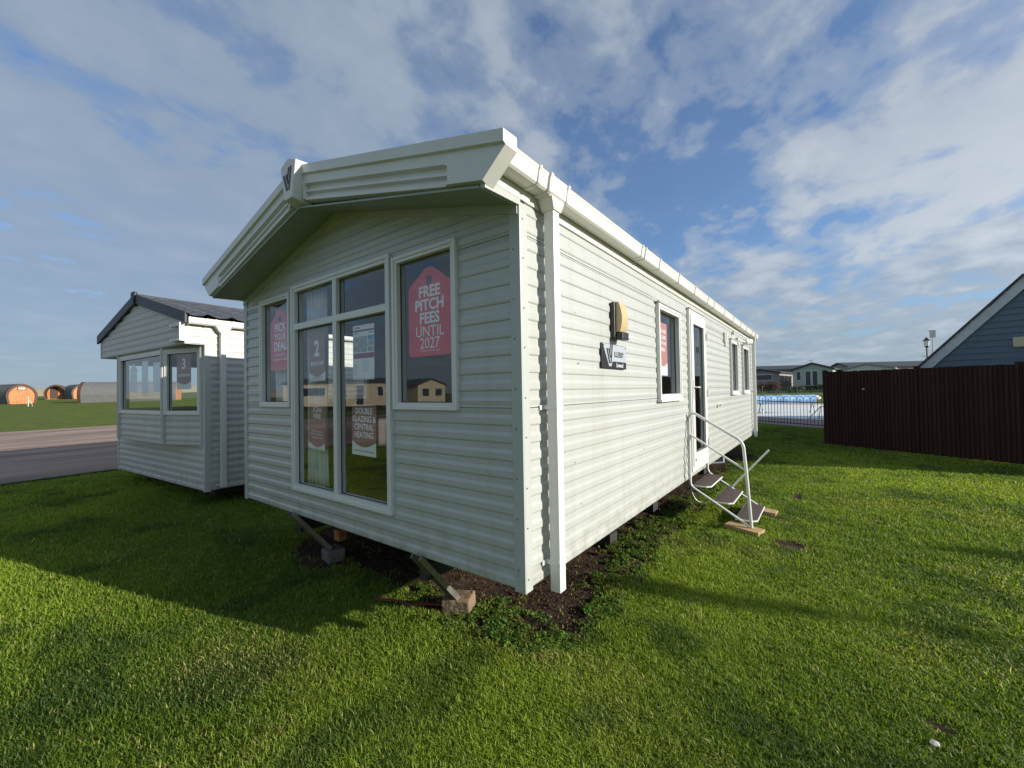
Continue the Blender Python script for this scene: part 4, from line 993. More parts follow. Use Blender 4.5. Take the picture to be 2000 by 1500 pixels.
# bay
BO = .20; bay = MB(); bz0, bz1 = .66, 2.07
ring = [(-.09, 0), (-.88, -BO), (-2.85, -BO), (-3.64, 0)]
segs = list(zip(ring, ring[1:]))
def segmap(p, q):
    p, q = Vector(p), Vector(q); d_ = (q - p).normalized(); nrm = Vector((d_.y, -d_.x));
    if nrm.y > 0: nrm = -nrm
    return lambda a, b, dd: (p.x + d_.x * a + nrm.x * dd, p.y + d_.y * a + nrm.y * dd, b), (q - p).length
bayo = None
for k, (p, q) in enumerate(segs):
    mm, ln = segmap(p, q)
    o = cut_wall('bay_panel', mm, 0, ln, bz0, 1.10, [], clad2, c2, ())
    tp = MB(mm); tp.box(0, ln, 2.04, 2.085, -.02, .006); tp.box(0, ln, bz0 - .012, bz0 + .012, -.03, .010); tp.each('bay_trim', clad2, c2)
    ww = window(mm, .035 if k != 2 else .035, ln - .035, 1.09, 2.045, c2, fw=.055, proud=.018, panemat=glass3 if k == 1 else (glass2 if k else glass))
for (x_, y_) in ring:
    mu = MB(); mu.tube([(x_, y_ - .006, bz0 - .01), (x_, y_ - .006, 2.08)], .036, 8); mu.build('bay_mullion', clad2, c2)
ub = MB(); ub.poly([(x_, y_, bz0 - .008) for x_, y_ in ring]); ub.build('bay_base', clad2, c2)
# gable head, projecting
OH = .235; gh = lambda a, b, d: (-a, -OH - d, b)
tanp = .262
def gcut(bm):
    for s_ in (1, -1):
        g = bm.verts[:] + bm.edges[:] + bm.faces[:]
        bmesh.ops.bisect_plane(bm, geom=g, plane_co=(0 if s_ > 0 else -W2, 0, 2.40), plane_no=Vector((s_ * tanp, 0, 1)).normalized(), clear_outer=True)
cut_wall('gable', gh, -.0, W2, 2.09, 3.1, [], clad2, c2, (), base=2.09, post=gcut)
sd_ = MB(); cut_wall('gable_side', qR, -OH, .05, 2.09, 2.36, [], clad2, c2, (), base=2.09); cut_wall('gable_side', qL, -OH, .05, 2.09, 2.36, [], clad2, c2, (), base=2.09)
so2 = MB(); so2.box(-W2, 0, -OH, 0, 2.082, 2.089); so2.build('soffit', soff, c2)
ct = MB(); ct.box(-.045, .012, -OH - .014, -OH - .001, 2.085, 2.40); ct.box(.001, .012, -OH - .001, -OH + .05, 2.085, 2.36); ct.box(-W2 - .012, -W2 + .03, -OH - .014, -OH - .001, 2.085, 2.38); ct.build('gable_trim', clad2, c2)
# white C-shaped bracket at the corner
br = MB(gh); br.box(-.020, .33, 2.330, 2.372, .018, .075); br.box(-.020, .33, 2.120, 2.162, .018, .075); br.box(-.020, .022, 2.162, 2.330, .018, .075)
bo = br.build('gutter_bracket', upvc, c2, bevel=.002)
bb = MB(gh)
for a_ in (.06, .15):
    for b_ in (2.351, 2.141): bb.box(a_ + .05, a_ + .085, b_ - .004, b_ + .004, .075, .078)
bb.each('bracket_slot', black, bo)
# bargeboards and tiled roof sheet
for s_ in (1, -1):
    bd = MB(); Xe = .10 if s_ > 0 else -W2 - .10; Xm = -W2 / 2; ze = 2.875 - tanp * 1.965; q_ = .15
    bd.hexa([(Xe, -OH - .045, ze), (Xm, -OH - .045, 2.875), (Xm, -OH - .012, 2.875), (Xe, -OH - .012, ze), (Xe, -OH - .045, ze + q_), (Xm, -OH - .045, 2.875 + q_), (Xm, -OH - .012, 2.875 + q_), (Xe, -OH - .012, ze + q_)])
    bd.build('bargeboard', darkbarge, c2, bevel=.004)
bc = MB(); bc.box(-W2 / 2 - .07, -W2 / 2 + .07, -OH - .07, -OH - .012, 2.83, 3.06); bc.build('ridge_cap', darkbarge, c2, bevel=.02)
rt = MB()
for s_ in (1, -1):
    Xe = .13 if s_ > 0 else -W2 - .13; Xm = -W2 / 2; ny_ = 150; nx_ = 32; i0 = len(rt.v)
    for i in range(nx_ + 1):
        f = i / nx_; x_ = Xe + (Xm - Xe) * f; course = f * 8; st_h = (1 - (course % 1)) * .022
        for j in range(ny_ + 1):
            y_ = -OH - .03 + (L2 + OH + .1) * j / ny_; wv = .5 + .5 * math.cos(2 * math.pi * y_ / .30)
            rt.v.append((x_, y_, 2.478 + .262 * (1.865 - abs(x_ - Xm)) + st_h + .045 * wv ** 3))
    for i in range(nx_):
        for j in range(ny_): q_ = i0 + i * (ny_ + 1) + j; rt.f.append((q_, q_ + 1, q_ + ny_ + 2, q_ + ny_ + 1)); rt.m.append(0)
rt.build('roof', tileroof, c2)
ru = MB()
for s_ in (1, -1):
    Xe = .08 if s_ > 0 else -W2 - .08; Xm = -W2 / 2; ru.hexa([(Xe, -OH + .0, 2.36), (Xm, -OH + .0, 2.85), (Xm, L2, 2.85), (Xe, L2, 2.36), (Xe, -OH, 2.41), (Xm, -OH, 2.93), (Xm, L2, 2.93), (Xe, L2, 2.41)])
ru.build('roof_deck', darkbarge, c2)
rc = MB(); rc.tube([(-W2 / 2, -OH, 2.995), (-W2 / 2, L2, 2.995)], .04, 8); rc.build('ridge', slate, c2)
# gutter and downpipe
gu = MB(); gu.prism([(.02, -.235, 2.445), (.02, -.235, 2.375), (.035, -.235, 2.355), (.085, -.235, 2.355), (.105, -.235, 2.375), (.112, -.235, 2.445)], (0, L2 + .2, 0)); guo = gu.build('gutter', upvc, c2)
for y_ in (-.23, -.02, .085, .31): g_ = MB(); g_.prism([(.016, y_, 2.45), (.016, y_, 2.372), (.033, y_, 2.349), (.087, y_, 2.349), (.110, y_, 2.372), (.118, y_, 2.45)], (0, .018, 0)); g_.build('gutter_joint', upvc, guo)
g_ = MB(); g_.hexa([(.030, .155, 2.27), (.095, .155, 2.27), (.095, .245, 2.27), (.030, .245, 2.27), (.020, .10, 2.352), (.10, .10, 2.352), (.10, .30, 2.352), (.020, .30, 2.352)]); g_.build('gutter_outlet', upvc, guo)
dp = MB(); dp.box(.030, .095, .165, .23, .03, 2.30); dpo = dp.build('downpipe', upvc, c2, bevel=.004)
for z_ in (1.55, .95, .58, .07): k_ = MB(); k_.box(.012, .099, .161, .234, z_ - .010, z_ + .010); k_.box(.010, .016, .12, .165, z_ - .012, z_ + .012); k_.build('pipe_clip', upvc, dpo)
un = MB(); un.box(-W2 + .2, -.2, .2, L2 - .2, -.12, -.005); un.box(-2.9, -2.8, .3, 5, -.22, -.12); un.box(-.9, -.8, .3, 5, -.22, -.12); un.build('chassis', underm, c2)
pt_ = c2.matrix_world
# posters in the bay of the second caravan
def c2poster(mm, a, b, d, w, h, body, lines, label, kind='tag'):
    M2 = Matrix.Translation((-5.708, .228, -.25)) @ Matrix.Rotation(math.atan2(.077, .997), 4, 'Z') @ mapM(mm, a, b, d)
    t_ = empty('poster', label, 'poster'); t_.matrix_world = M2
    if kind == 'tag': mb = MB(); mb.prism([(x_, y_, 0) for x_, y_ in tagshape(w, h, w * .3, .03)], (0, 0, .001)); mb.build('sheet', body, t_)
    else:
        mb = MB(); mb.box(-w / 2, w / 2, -h / 2, h / 2, 0, .001); mb.build('sheet', whitep, t_)
        if kind == 'curve':
            mb = MB(); low = [(-w / 2 + w * k / 10, -h / 2 + .12 - .05 * math.sin(math.pi * k / 10)) for k in range(11)]
            mb.prism([(x_, y_, .0011) for x_, y_ in low] + [(w / 2, h / 2, .0011), (-w / 2, h / 2, .0011)], (0, 0, .0006)); mb.build('printed_panel', body, t_)
    for (txt, y_, sz, sx, bo, mt_) in lines: lettering('lettering', txt, sz, mt_, t_, T2(0, y_, .0018), sx=sx, bold=bo, ext=.0003)
mseg, l_ = segmap(segs[0][1], segs[0][0]); 
m0 = lambda a, b, d: (-.09 - .79 * (1 - a / l_) , -.20 * (1 - a / l_), b)
mm0, l0 = segmap(segs[0][1], segs[0][0])
c2poster(mm0, .38, 1.72, -.035, .30, .52, brownp, [('3', .11, .21, .9, .006, letter_w), ('BEDROOMS', -.055, .052, .92, .001, letter_w)], 'brown poster reading 3 BEDROOMS in the bay of the left caravan', 'curve')
mm1, l1 = segmap(segs[1][1], segs[1][0])
c2poster(mm1, .55, 1.68, -.035, .34, .48, whitep, [('UNIT', .02, .10, .9, .001, greyprint)] if False else [], 'plain pale tag poster, leftmost in the wide bay window', 'tag')
c2poster(mm1, 1.08, 1.66, -.035, .28, .56, whitep, [], 'white upright sheet in the middle of the wide bay window', 'sheet')
c2poster(mm1, 1.58, 1.66, -.035, .30, .46, palewhite, [], 'pale sheet at the right of the wide bay window', 'sheet')

# ------------------------------------------------------------------ brown fence
def board_fence(pts, zt_, label):
    f_ = empty('board_fence', label, 'fence', (pts[0][0], pts[0][1], float(gbase(*pts[0]))))
    off = Matrix.Translation(-f_.location)
    bd = MB(); po = []
    for (p, q) in zip(pts, pts[1:]):
        p, q = Vector(p), Vector(q); d_ = (q - p); ln = d_.length; d_.normalize(); nr = Vector((d_.y, -d_.x))
        if nr.y > 0 and abs(d_.x) > .3: nr = -nr
        s_ = 0; k = 0
        while s_ < ln - .01:
            w_ = min(.066 + .004 * rng.random(), ln - s_); tl = (rng.random() - .5) * .014
            a_ = p + d_ * s_; b_ = p + d_ * (s_ + w_ + .004); zb = float(gbase(a_.x, a_.y)) + .015
            A_ = [a_ + nr * .004, b_ + nr * .026, b_ + nr * .008, a_ - nr * .006]
            bd.hexa([(v.x, v.y, zb) for v in A_] + [(v.x, v.y, zt_ + tl) for v in A_]); s_ += w_; k += 1
    bd.v = [tuple(off @ Vector(v)) for v in bd.v]; bd.build('boards', fence_m, f_)
    rl = MB()
    for (p, q) in zip(pts, pts[1:]):
        p, q = Vector(p), Vector(q); d_ = (q - p).normalized(); nr = Vector((-d_.y, d_.x))
        if nr.y < 0 and abs(d_.x) > .3: nr = -nr
        for z_ in (zt_ - .2, zt_ - .95, zt_ - 1.6): A_ = [p + nr * .02, q + nr * .02, q + nr * .06, p + nr * .06]; rl.hexa([(v.x, v.y, z_) for v in A_] + [(v.x, v.y, z_ + .07) for v in A_])
    rl.v = [tuple(off @ Vector(v)) for v in rl.v]; rl.build('rail', fence_m, f_)
    return f_, off
fp_ = [(1.36, 11.46), (2.98, 10.72), (4.31, 10.13), (5.75, 9.35), (8.6, 10.75), (12, 12.4)]
bf, off = board_fence(fp_, 1.452, 'tall dark brown upright board fence at the right of the lawn')
ret, _ = board_fence([(1.38, 11.60), (1.75, 13.4), (2.35, 15.2)], 1.40, 'return run of brown board fence leading back to the pool railings')
for (x_, y_) in fp_[:3]:
    mb = MB(); p_ = off @ Vector((x_, y_, float(gbase(x_, y_)))); mb.box(p_.x - .05, p_.x + .05, p_.y + .02, p_.y + .12, -.02, 1.90); mb.build('post', fence_m, bf)
bl = MB(); p_ = off @ Vector((2.06, 11.10, 1.0)); bl.box(p_.x, p_.x + .045, p_.y - .03, p_.y - .018, p_.z, p_.z + .02); bl.build('paint_fleck', upvc, bf)

# ------------------------------------------------------------------ blue hut
hut = empty('blue_hut', 'slate blue boarded hut with white bargeboards behind the brown fence', 'hut', (3.3, 12.3, -.38), math.atan2(-.286, .958))
# local: +x along the gable, +y back, z up from ground
gzr = -.38; Z = lambda w_: w_ - gzr
ap = 1.58; ez = 3.40 - 1.127 * (ap + .55)
hw = [(-.30, 0)]
wl_ = MB(); zap = Z(3.12); nb_ = 26; tn_ = 1.127
z_ = 0.
while z_ < zap:
    z1_ = min(z_ + .135, zap)
    def xr(zq): return min(ap + .30, (zap - zq) / tn_)
    hwid = 1.88
    a_, b_ = min(hwid, (zap - z_) / tn_), min(hwid, (zap - z1_) / tn_)
    wl_.hexa([(ap - a_, -.022, z_), (ap + a_, -.022, z_), (ap + a_, .03, z_), (ap - a_, .03, z_), (ap - b_, -.004, z1_ - .002), (ap + b_, -.004, z1_ - .002), (ap + b_, .03, z1_ - .002), (ap - b_, .03, z1_ - .002)]); z_ = z1_
wl_.build('wall', blueclad, hut)
sw = MB(); eh = zap - tn_ * 1.88; sw.box(ap - 1.88, ap - 1.84, .03, 10.5, 0, eh); sw.box(ap + 1.84, ap + 1.88, .03, 10.5, 0, eh); sw.each('side_wall', blueclad, hut)
for s_ in (1, -1):
    b_ = MB(); X = lambda d: ap + s_ * d; top0 = Z(3.40)
    pts = [(X(0), -.06, top0 - .02), (X(2.2), -.06, top0 - .02 - tn_ * 2.2), (X(2.2), -.06, top0 - .30 - tn_ * 2.2), (X(0), -.06, top0 - .30)]
    b_.prism(pts, (0, .032, 0)); b_.build('bargeboard', barge_w, hut)
    r_ = MB(); pts = [(X(0), -.10, top0 + .035), (X(2.25), -.10, top0 + .035 - tn_ * 2.25), (X(2.25), -.10, top0 - .018 - tn_ * 2.25), (X(0), -.10, top0 - .018)]
    r_.prism(pts, (0, 10.7, 0)); ro = r_.build('roof', slate, hut)
    lp = MB()
    for k in range(9):
        d0 = .02 + k * .25; ww = .10 + .05 * rng.random(); dz = .012 + .018 * rng.random()
        pts = [(X(d0), -.064, top0 - .018 - tn_ * d0), (X(d0 + .22), -.064, top0 - .018 - tn_ * (d0 + .22)), (X(d0 + .22), -.064, top0 - .02 - dz - tn_ * (d0 + .22)), (X(d0), -.064, top0 - .02 - dz * .7 - tn_ * d0)]
        lp.prism(pts, (0, .003, 0))
    lp.build('felt_edge', slate, ro)
v_ = MB(); v_.box(1.405, 1.62, -.055, -.02, Z(1.865), Z(2.085)); v_.build('vent', beige, hut, bevel=.02)

# ------------------------------------------------------------------ pool railings (bow top)
def railings(p, q, zt_off, pitch, m, label, r_=.008, posts=2.4, hoops=True):
    p, q = Vector(p), Vector(q); d_ = q - p; ln = d_.length; d_.normalize(); nbar = int(ln / pitch)
    f_ = empty('bow_top_railings', label, 'railings', (p.x, p.y, float(gbase(p.x, p.y))))
    def pos(s_, z_): v = p + d_ * s_; return (v.x - p.x, v.y - p.y, float(gbase(v.x, v.y)) - float(gbase(p.x, p.y)) + z_)
    mb = MB()
    for k in range(nbar): 
        s_ = k * pitch; mb.tube([pos(s_, .06), pos(s_, zt_off - pitch)], r_, 5, cap=False)
        if k % 1 == 0 and k + 2 <= nbar:
            A_ = [pos(s_ + pitch - pitch * math.cos(t), zt_off - pitch + pitch * math.sin(t)) for t in [math.pi * j / 6 for j in range(7)]]
            if k % 2 == 0: mb.tube(A_, r_, 5, cap=False)
    mb.build('bars', m, f_)
    rl = MB()
    for z_ in (.10, zt_off - .22): rl.tube([pos(0, z_), pos(ln, z_)], r_ * 1.6, 6)
    rl.build('rail', m, f_)
    s_ = 0
    while s_ < ln: po = MB(); po.tube([pos(s_, -.05), pos(s_, zt_off + .02)], .022, 8); po.build('post', m, f_); s_ += posts
    return f_
railings((-6.0, 19.0), (2.35, 15.02), 1.08, .110, railm, 'dark bow top railings between the lawn and the pool terrace', .0085, 2.9)
railings((-6.6, 36.2), (4.2, 43.8), .72, .14, railg, 'distant green railings on the far side of the pool', .012, 2.9)
for (x_, y_, lb) in ((-2.81, 38.6, 'thin green pole standing beyond the pool, left of the pair'), (-.49, 40.3, 'thin green pole standing beyond the pool, right of the pair')):
    po = MB(); po.tube([(0, 0, 0), (0, 0, .95)], .03, 6); po.box(-.06, .06, -.06, .06, 0, .03); o = po.build('pole', railg); o.location = (x_, y_, float(gbase(x_, y_))); tag(o, lb, 'pole', 'green poles beyond the pool')
# rolled pool cover
pr = empty('pool_cover_roller', 'long light blue pool cover wound on a roller beyond the terrace', 'pool cover', (-1.08, 20.95, float(gbase(-1.08, 20.95))))
dv = Vector((2.08, 1.56, 0)); dn = dv.normalized(); rb = MB()
z0_ = .50 - pr.location.z
pp = [dn * s_ + Vector((0, 0, z0_ + .006 * math.sin(s_ * 2))) for s_ in np.linspace(-2.6, 2.52, 36)]
rb.tube(pp, [.20 + .018 * math.sin(k * 1.3) * (k % 3 != 0) - (.05 if k == 12 else 0) for k in range(36)], 18); rb.build('cover_roll', pool_blue, pr, smooth=50)
ec = MB(); ec.tube([dn * 2.52 + Vector((0, 0, z0_ + .05)), dn * 2.70 + Vector((0, 0, z0_ + .06)), dn * 2.84 + Vector((0, 0, z0_ + .04))], [.12, .11, .05], 10); ec.build('end_cap', upvc, pr)
for s_ in (-2.5, -.0, 2.45):
    sd2 = MB(); c_ = dn * s_; sd2.tube([c_ + Vector((.12, -.16, 0)), c_ + Vector((0, 0, z0_ - .17))], .02, 6); sd2.tube([c_ + Vector((-.12, .16, 0)), c_ + Vector((0, 0, z0_ - .17))], .02, 6); sd2.build('stand', galv, pr)
# pool ladder by the fence end
pl_ = empty('pool_handrail', 'small dark metal handrail on the pool terrace by the fence end', 'handrail', (1.05, 19.3, float(gbase(1.05, 19.3)) + .013))
hb = MB(); hb.tube([(-.25, 0, 0), (.15, .05, .50)], .014, 6); hb.tube([(.1, .05, 0), (.15, .05, .50)], .014, 6); hb.tube([(.15, .05, .50), (.32, .06, .50)], .014, 6); hb.tube([(.28, .06, .0), (.28, .06, .50)], .012, 6); hb.build('rail', railm, pl_)
bs = MB(); bs.box(-.30, .34, -.04, .10, 0, .015); bs.build('foot_plate', galv, pl_)

# ------------------------------------------------------------------ far caravans
def far_caravan(x_, y_, z_, rz, Wc, Lc, hw_, rise, m, roofm, label, wins=(), side=(), aerial=False, group='caravans standing far behind', eave=.22):
    """origin front-left corner; local x along the front, y back, base at z 0"""
    o = empty('static_caravan', label, 'caravan', (x_, y_, z_), rz, group)
    wm = MB(); b_ = .0
    nl = 14
    for k in range(nl):   # shallow lap boards
        a0_ = b_ + hw_ * k / nl; a1_ = b_ + hw_ * (k + 1) / nl
        wm.hexa([(-.014, -.014, a0_), (Wc + .014, -.014, a0_), (Wc + .014, Lc, a0_), (-.014, Lc, a0_), (0, 0, a1_), (Wc, 0, a1_), (Wc, Lc, a1_), (0, Lc, a1_)])
    wm.prism([(0, .0, hw_), (Wc, .0, hw_), (Wc / 2, .0, hw_ + rise)], (0, Lc, 0)); wm.build('wall', m, o)
    for s_ in (1, -1):
        rm = MB(); X = lambda d: Wc / 2 + s_ * d; hf = Wc / 2 + .20; sl = rise / (Wc / 2)
        rm.prism([(X(0), -eave, hw_ + rise + .03), (X(hf), -eave, hw_ + rise + .03 - sl * hf), (X(hf), -eave, hw_ + rise + .19 - sl * hf), (X(0), -eave, hw_ + rise + .19)], (0, Lc + 2 * eave, 0)); rm.build('roof', roofm, o)
    for (a0_, a1_, z0w, z1w) in wins:
        f_ = MB(); fw_ = .06; f_.box(a0_ - fw_, a1_ + fw_, -.035, -.0, z0w - fw_, z1w + fw_); fo = f_.build('window', upvc, o); p_ = MB(); p_.box(a0_, a1_, -.040, -.036, z0w, z1w); p_.build('pane', winfar, fo)
    for (a0_, a1_, z0w, z1w) in side:
        f_ = MB(); fw_ = .06; f_.box(Wc, Wc + .035, a0_ - fw_, a1_ + fw_, z0w - fw_, z1w + fw_); fo = f_.build('window', upvc, o); p_ = MB(); p_.box(Wc + .036, Wc + .040, a0_, a1_, z0w, z1w); p_.build('pane', winfar, fo)
    ub_ = MB(); gr_ = z_ - float(gbase(x_, y_)); 
    if gr_ > .1: ub_.box(.3, Wc - .3, .3, Lc - .3, -gr_ - .1, -.01); ub_.build('underframe', underm, o)
    if aerial:
        a_ = MB(); a_.tube([(.6, 1, hw_ + .3), (.6, 1, hw_ + rise + .75)], .015, 5); a_.tube([(.1, 1, hw_ + rise + .72), (1.15, 1, hw_ + rise + .78)], .012, 5)
        for k in range(6): a_.tube([(.15 + k * .18, .8, hw_ + rise + .735), (.15 + k * .18, 1.2, hw_ + rise + .735)], .008, 4)
        a_.build('aerial', galv, o)
    return o
yaw = math.atan2(.6014, .7987)
# pale green, facing the camera
far_caravan(-1.40, 54.85, .97, R(-7), 3.55, 10, 1.95, .62, palegreen, slate, 'pale green caravan with a dark roof and glass doors beyond the pool', [(.32, .68, .85, 1.75), (1.15, 1.60, .22, 1.78), (1.78, 2.22, .22, 1.78), (2.85, 3.25, .85, 1.75)], [(2, 3, 1, 1.7)])
far_caravan(-6.87, 57.99, .98, R(-7), 4.0, 9, 1.78, .42, taupe, slate, 'grey brown caravan with a long front window beyond the pool', [(.9, 3.2, .98, 1.60)], [(2.2, 2.6, .9, 1.5), (4.2, 4.9, .9, 1.5), (6.2, 6.6, .9, 1.5)])
far_caravan(-4.0, 70.5, 1.25, R(-7), 4.0, 11, 2.0, .55, taupe, slate, 'dark roofed caravan half hidden between the two pool caravans', [], [])
far_caravan(3.05, 57.6, .80, R(-7), 4.2, 10, 2.05, .50, palewhite, roofsheet, 'off white caravan with pale gable just above the brown fence', [(.6, 1.4, .8, 1.7), (2.8, 3.6, .8, 1.7)], [])
far_caravan(1.2, 66.6, 1.35, yaw + R(78), 4.0, 9.5, 2.0, .50, taupe, slate, 'dark ridge roof behind the pale gable, left side', aerial=True)
far_caravan(13.0, 72.5, 1.45, yaw + R(84), 4.0, 10.5, 2.0, .55, taupe, slate, 'long dark ridge roof behind the fence, nearest the blue hut', aerial=True)
# caravans seen in the reflections of the front glass
far_caravan(-34.9, -23.2, -.02, math.atan2(-.78, -.62) + R(180) - R(0), 4.0, 4.0, 2.45, .4, cream, roofsheet, 'unused', []) if False else None
def side_on(x_, y_, rz, Lc, label, m):
    o = empty('static_caravan', label, 'caravan', (x_, y_, float(gbase(x_, y_)) + .5), rz, 'caravans mirrored in the front windows')
    wm = MB(); nl = 16; Wc = 3.8; hw_ = 2.15
    for k in range(nl): a0_ = hw_ * k / nl; a1_ = hw_ * (k + 1) / nl; wm.hexa([(0, -.012, a0_), (Lc, -.012, a0_), (Lc, Wc, a0_), (0, Wc, a0_), (0, 0, a1_), (Lc, 0, a1_), (Lc, Wc, a1_), (0, Wc, a1_)])
    wm.prism([(0, 0, hw_), (0, Wc, hw_), (0, Wc / 2, hw_ + .45)], (Lc, 0, 0)); wm.build('wall', m, o)
    rm = MB(); rm.prism([(-.2, -.15, hw_), (-.2, Wc / 2, hw_ + .50), (-.2, Wc + .15, hw_), (-.2, Wc + .15, hw_ + .1), (-.2, Wc / 2, hw_ + .6), (-.2, -.15, hw_ + .1)], (Lc + .4, 0, 0)); rm.build('roof', slate, o)
    for (a0_, a1_, z0w, z1w) in ((.8, 1.3, .9, 1.8), (2.6, 3.3, .1, 1.95), (4.3, 4.9, .9, 1.8), (6.4, 9.0, 1.0, 1.75), (9.5, 9.9, .9, 1.8)):
        if a1_ > Lc: continue
        f_ = MB(); f_.box(a0_ - .07, a1_ + .07, -.045, -.013, z0w - .07, z1w + .07); fo = f_.build('window', upvc, o); p_ = MB(); p_.box(a0_, a1_, -.050, -.046, z0w, z1w); p_.build('pane', winfar, fo)
    return o
side_on(-32.0, -23.0, math.atan2(.60, -.80) + R(0), 10.4, 'cream caravan side mirrored across the front glass doors', cream)
far_caravan(-40.2, -29.2, -.1, R(90 + 8), 3.8, 9, 2.1, .7, cream, slate, 'cream gabled caravan mirrored at the left of the right front window', [(.5, 1.4, .8, 1.7), (2.3, 3.2, .8, 1.7)], group='caravans mirrored in the front windows')
far_caravan(-36.8, -34.6, -.1, R(90 + 8), 3.8, 9, 2.1, .7, cream, slate, 'cream gabled caravan mirrored at the right of the right front window', [(.5, 1.4, .8, 1.7), (2.3, 3.2, .8, 1.7)], group='caravans mirrored in the front windows')

# shrubs by the far caravans
def shrub(x_, y_, w_, h_, m, label, n_=900, spiky=False, cat='shrub'):
    z0_ = float(gbase(x_, y_)); o = empty('shrub', label, cat, (x_, y_, z0_)); mb = MB()
    stems = MB()
    for k in range(7): a_ = rng.random() * 6.28; stems.tube([(.05 * math.cos(a_), .05 * math.sin(a_), -.03), (w_ * .3 * math.cos(a_), w_ * .25 * math.sin(a_), h_ * .7)], [.02, .008], 5)
    stems.build('stem', pod_trim, o)
    for k in range(n_):
        if spiky:
            c_ = rng.integers(0, 9); bx = (c_ / 8 - .5) * w_; a_ = rng.random() * 6.28; l_ = h_ * (.6 + .5 * rng.random()); sp = .45 * rng.random()
            b0_ = Vector((bx, rng.normal() * .15, 0)); t_ = b0_ + Vector((math.cos(a_) * sp * l_, math.sin(a_) * sp * l_, l_ * (1 - .4 * sp))); s_ = Vector((-math.sin(a_), math.cos(a_), 0)) * .025
            m_ = b0_.lerp(t_, .55) + Vector((0, 0, l_ * .12)); mb.poly([b0_ - s_, b0_ + s_, m_ + s_, m_ - s_]); mb.poly([m_ - s_, m_ + s_, t_])
        else:
            u_ = rng.normal(size=3); u_ /= np.linalg.norm(u_); rr_ = rng.random() ** .4 * (.8 + .35 * math.sin(u_[0] * 5 + u_[1] * 3))
            c_ = Vector((u_[0] * w_ / 2 * rr_, u_[1] * w_ / 3 * rr_, h_ * .45 + u_[2] * h_ * .5 * rr_)); c_.z = max(.05, c_.z)
            s_ = .05 + .06 * rng.random(); a_ = Vector(rng.normal(size=3)).normalized(); b_ = a_.orthogonal().normalized(); mb.poly([c_ - a_ * s_, c_ + b_ * s_ * .6, c_ + a_ * s_, c_ - b_ * s_ * .6])
    mb.build('foliage', m, o)
redleaf = mat('reddish_twigs', (.085, .045, .030), .9, noise=(3, (.05, .035, .02), .7, (1, 1, 1)))
dkleaf = mat('dark_leaves', (.030, .045, .022), .8, noise=(3, (.055, .070, .03), .7, (1, 1, 1)))
shrub(-3.3, 49.8, 3.0, 1.25, redleaf, 'reddish brown bare bush in front of the grey brown caravan', 2600)
shrub(-1.2, 51.2, 2.4, .75, dkleaf, 'low dark bush between the red bush and the spiky plants', 1500)
shrub(.3, 52.3, 2.2, .85, dkleaf, 'spiky dark plants in front of the glass doors of the pale green caravan', 900, True)
shrub(1.6, 53.0, 1.8, .95, dkleaf, 'spiky dark plants right of the others, before the brown fence end', 700, True)
shrub(-5.2, 48.4, 3.0, .8, dkleaf, 'dark bush at the left end of the row beyond the pool', 1500)

# ------------------------------------------------------------------ lamp posts
def lamp_post(x_, y_, h_, label, box=False, group=None):
    o = empty('lamp_post', label, 'lamp post', (x_, y_, float(gbase(x_, y_))), group=group)
    p_ = MB(); p_.tube([(0, 0, -.05), (0, 0, .9), (0, 0, .95), (0, 0, h_)], [.06, .06, .040, .032], 10); p_.build('pole', railm, o)
    l_ = MB(); l_.tube([(0, 0, h_), (0, 0, h_ + .06), (0, 0, h_ + .10)], [.04, .08, .11], 12); l_.build('lantern_base', railm, o)
    g_ = MB(); g_.tube([(0, 0, h_ + .10), (0, 0, h_ + .42)], [.10, .145], 12); g_.build('lantern_glass', lampw, o)
    c_ = MB(); c_.tube([(0, 0, h_ + .42), (0, 0, h_ + .46), (0, 0, h_ + .60), (0, 0, h_ + .68)], [.18, .15, .04, .015], 12); c_.build('lantern_cap', railm, o)
    if box:
        b_ = MB(); b_.tube([(.28, .2, h_ - .45), (.28, .2, h_ + .75)], .02, 6); b_.tube([(0, 0, h_ - .32), (.30, .21, h_ - .32)], .02, 6); b_.tube([(0, 0, h_ - .18), (.30, .21, h_ - .18)], .02, 6); b_.tube([(.28, .2, h_ + 1.0), (.05, .05, h_ + 1.05)], .012, 5)
        for k in range(3): b_.tube([(.02 + k * .08, .03 + k * .05, h_ + .95), (.02 + k * .08, .03 + k * .05, h_ + 1.22)], .01, 5)
        bo_ = b_.build('antenna_mast', galv, o); x2 = MB(); x2.box(.18, .42, .14, .30, h_ + .62, h_ + 1.05); x2.build('antenna_box', palewhite, bo_)
lamp_post(6.35, 33.14, 3.35, 'lantern lamp post with an antenna box, rising beside the blue hut roof', True)
lamp_post(14.9, 5.95, 4.7, 'lantern lamp post off to the right whose shadow crosses the lawn')
lamp_post(17.3, 8.40, 4.7, 'farther lantern lamp post off to the right of the lawn')

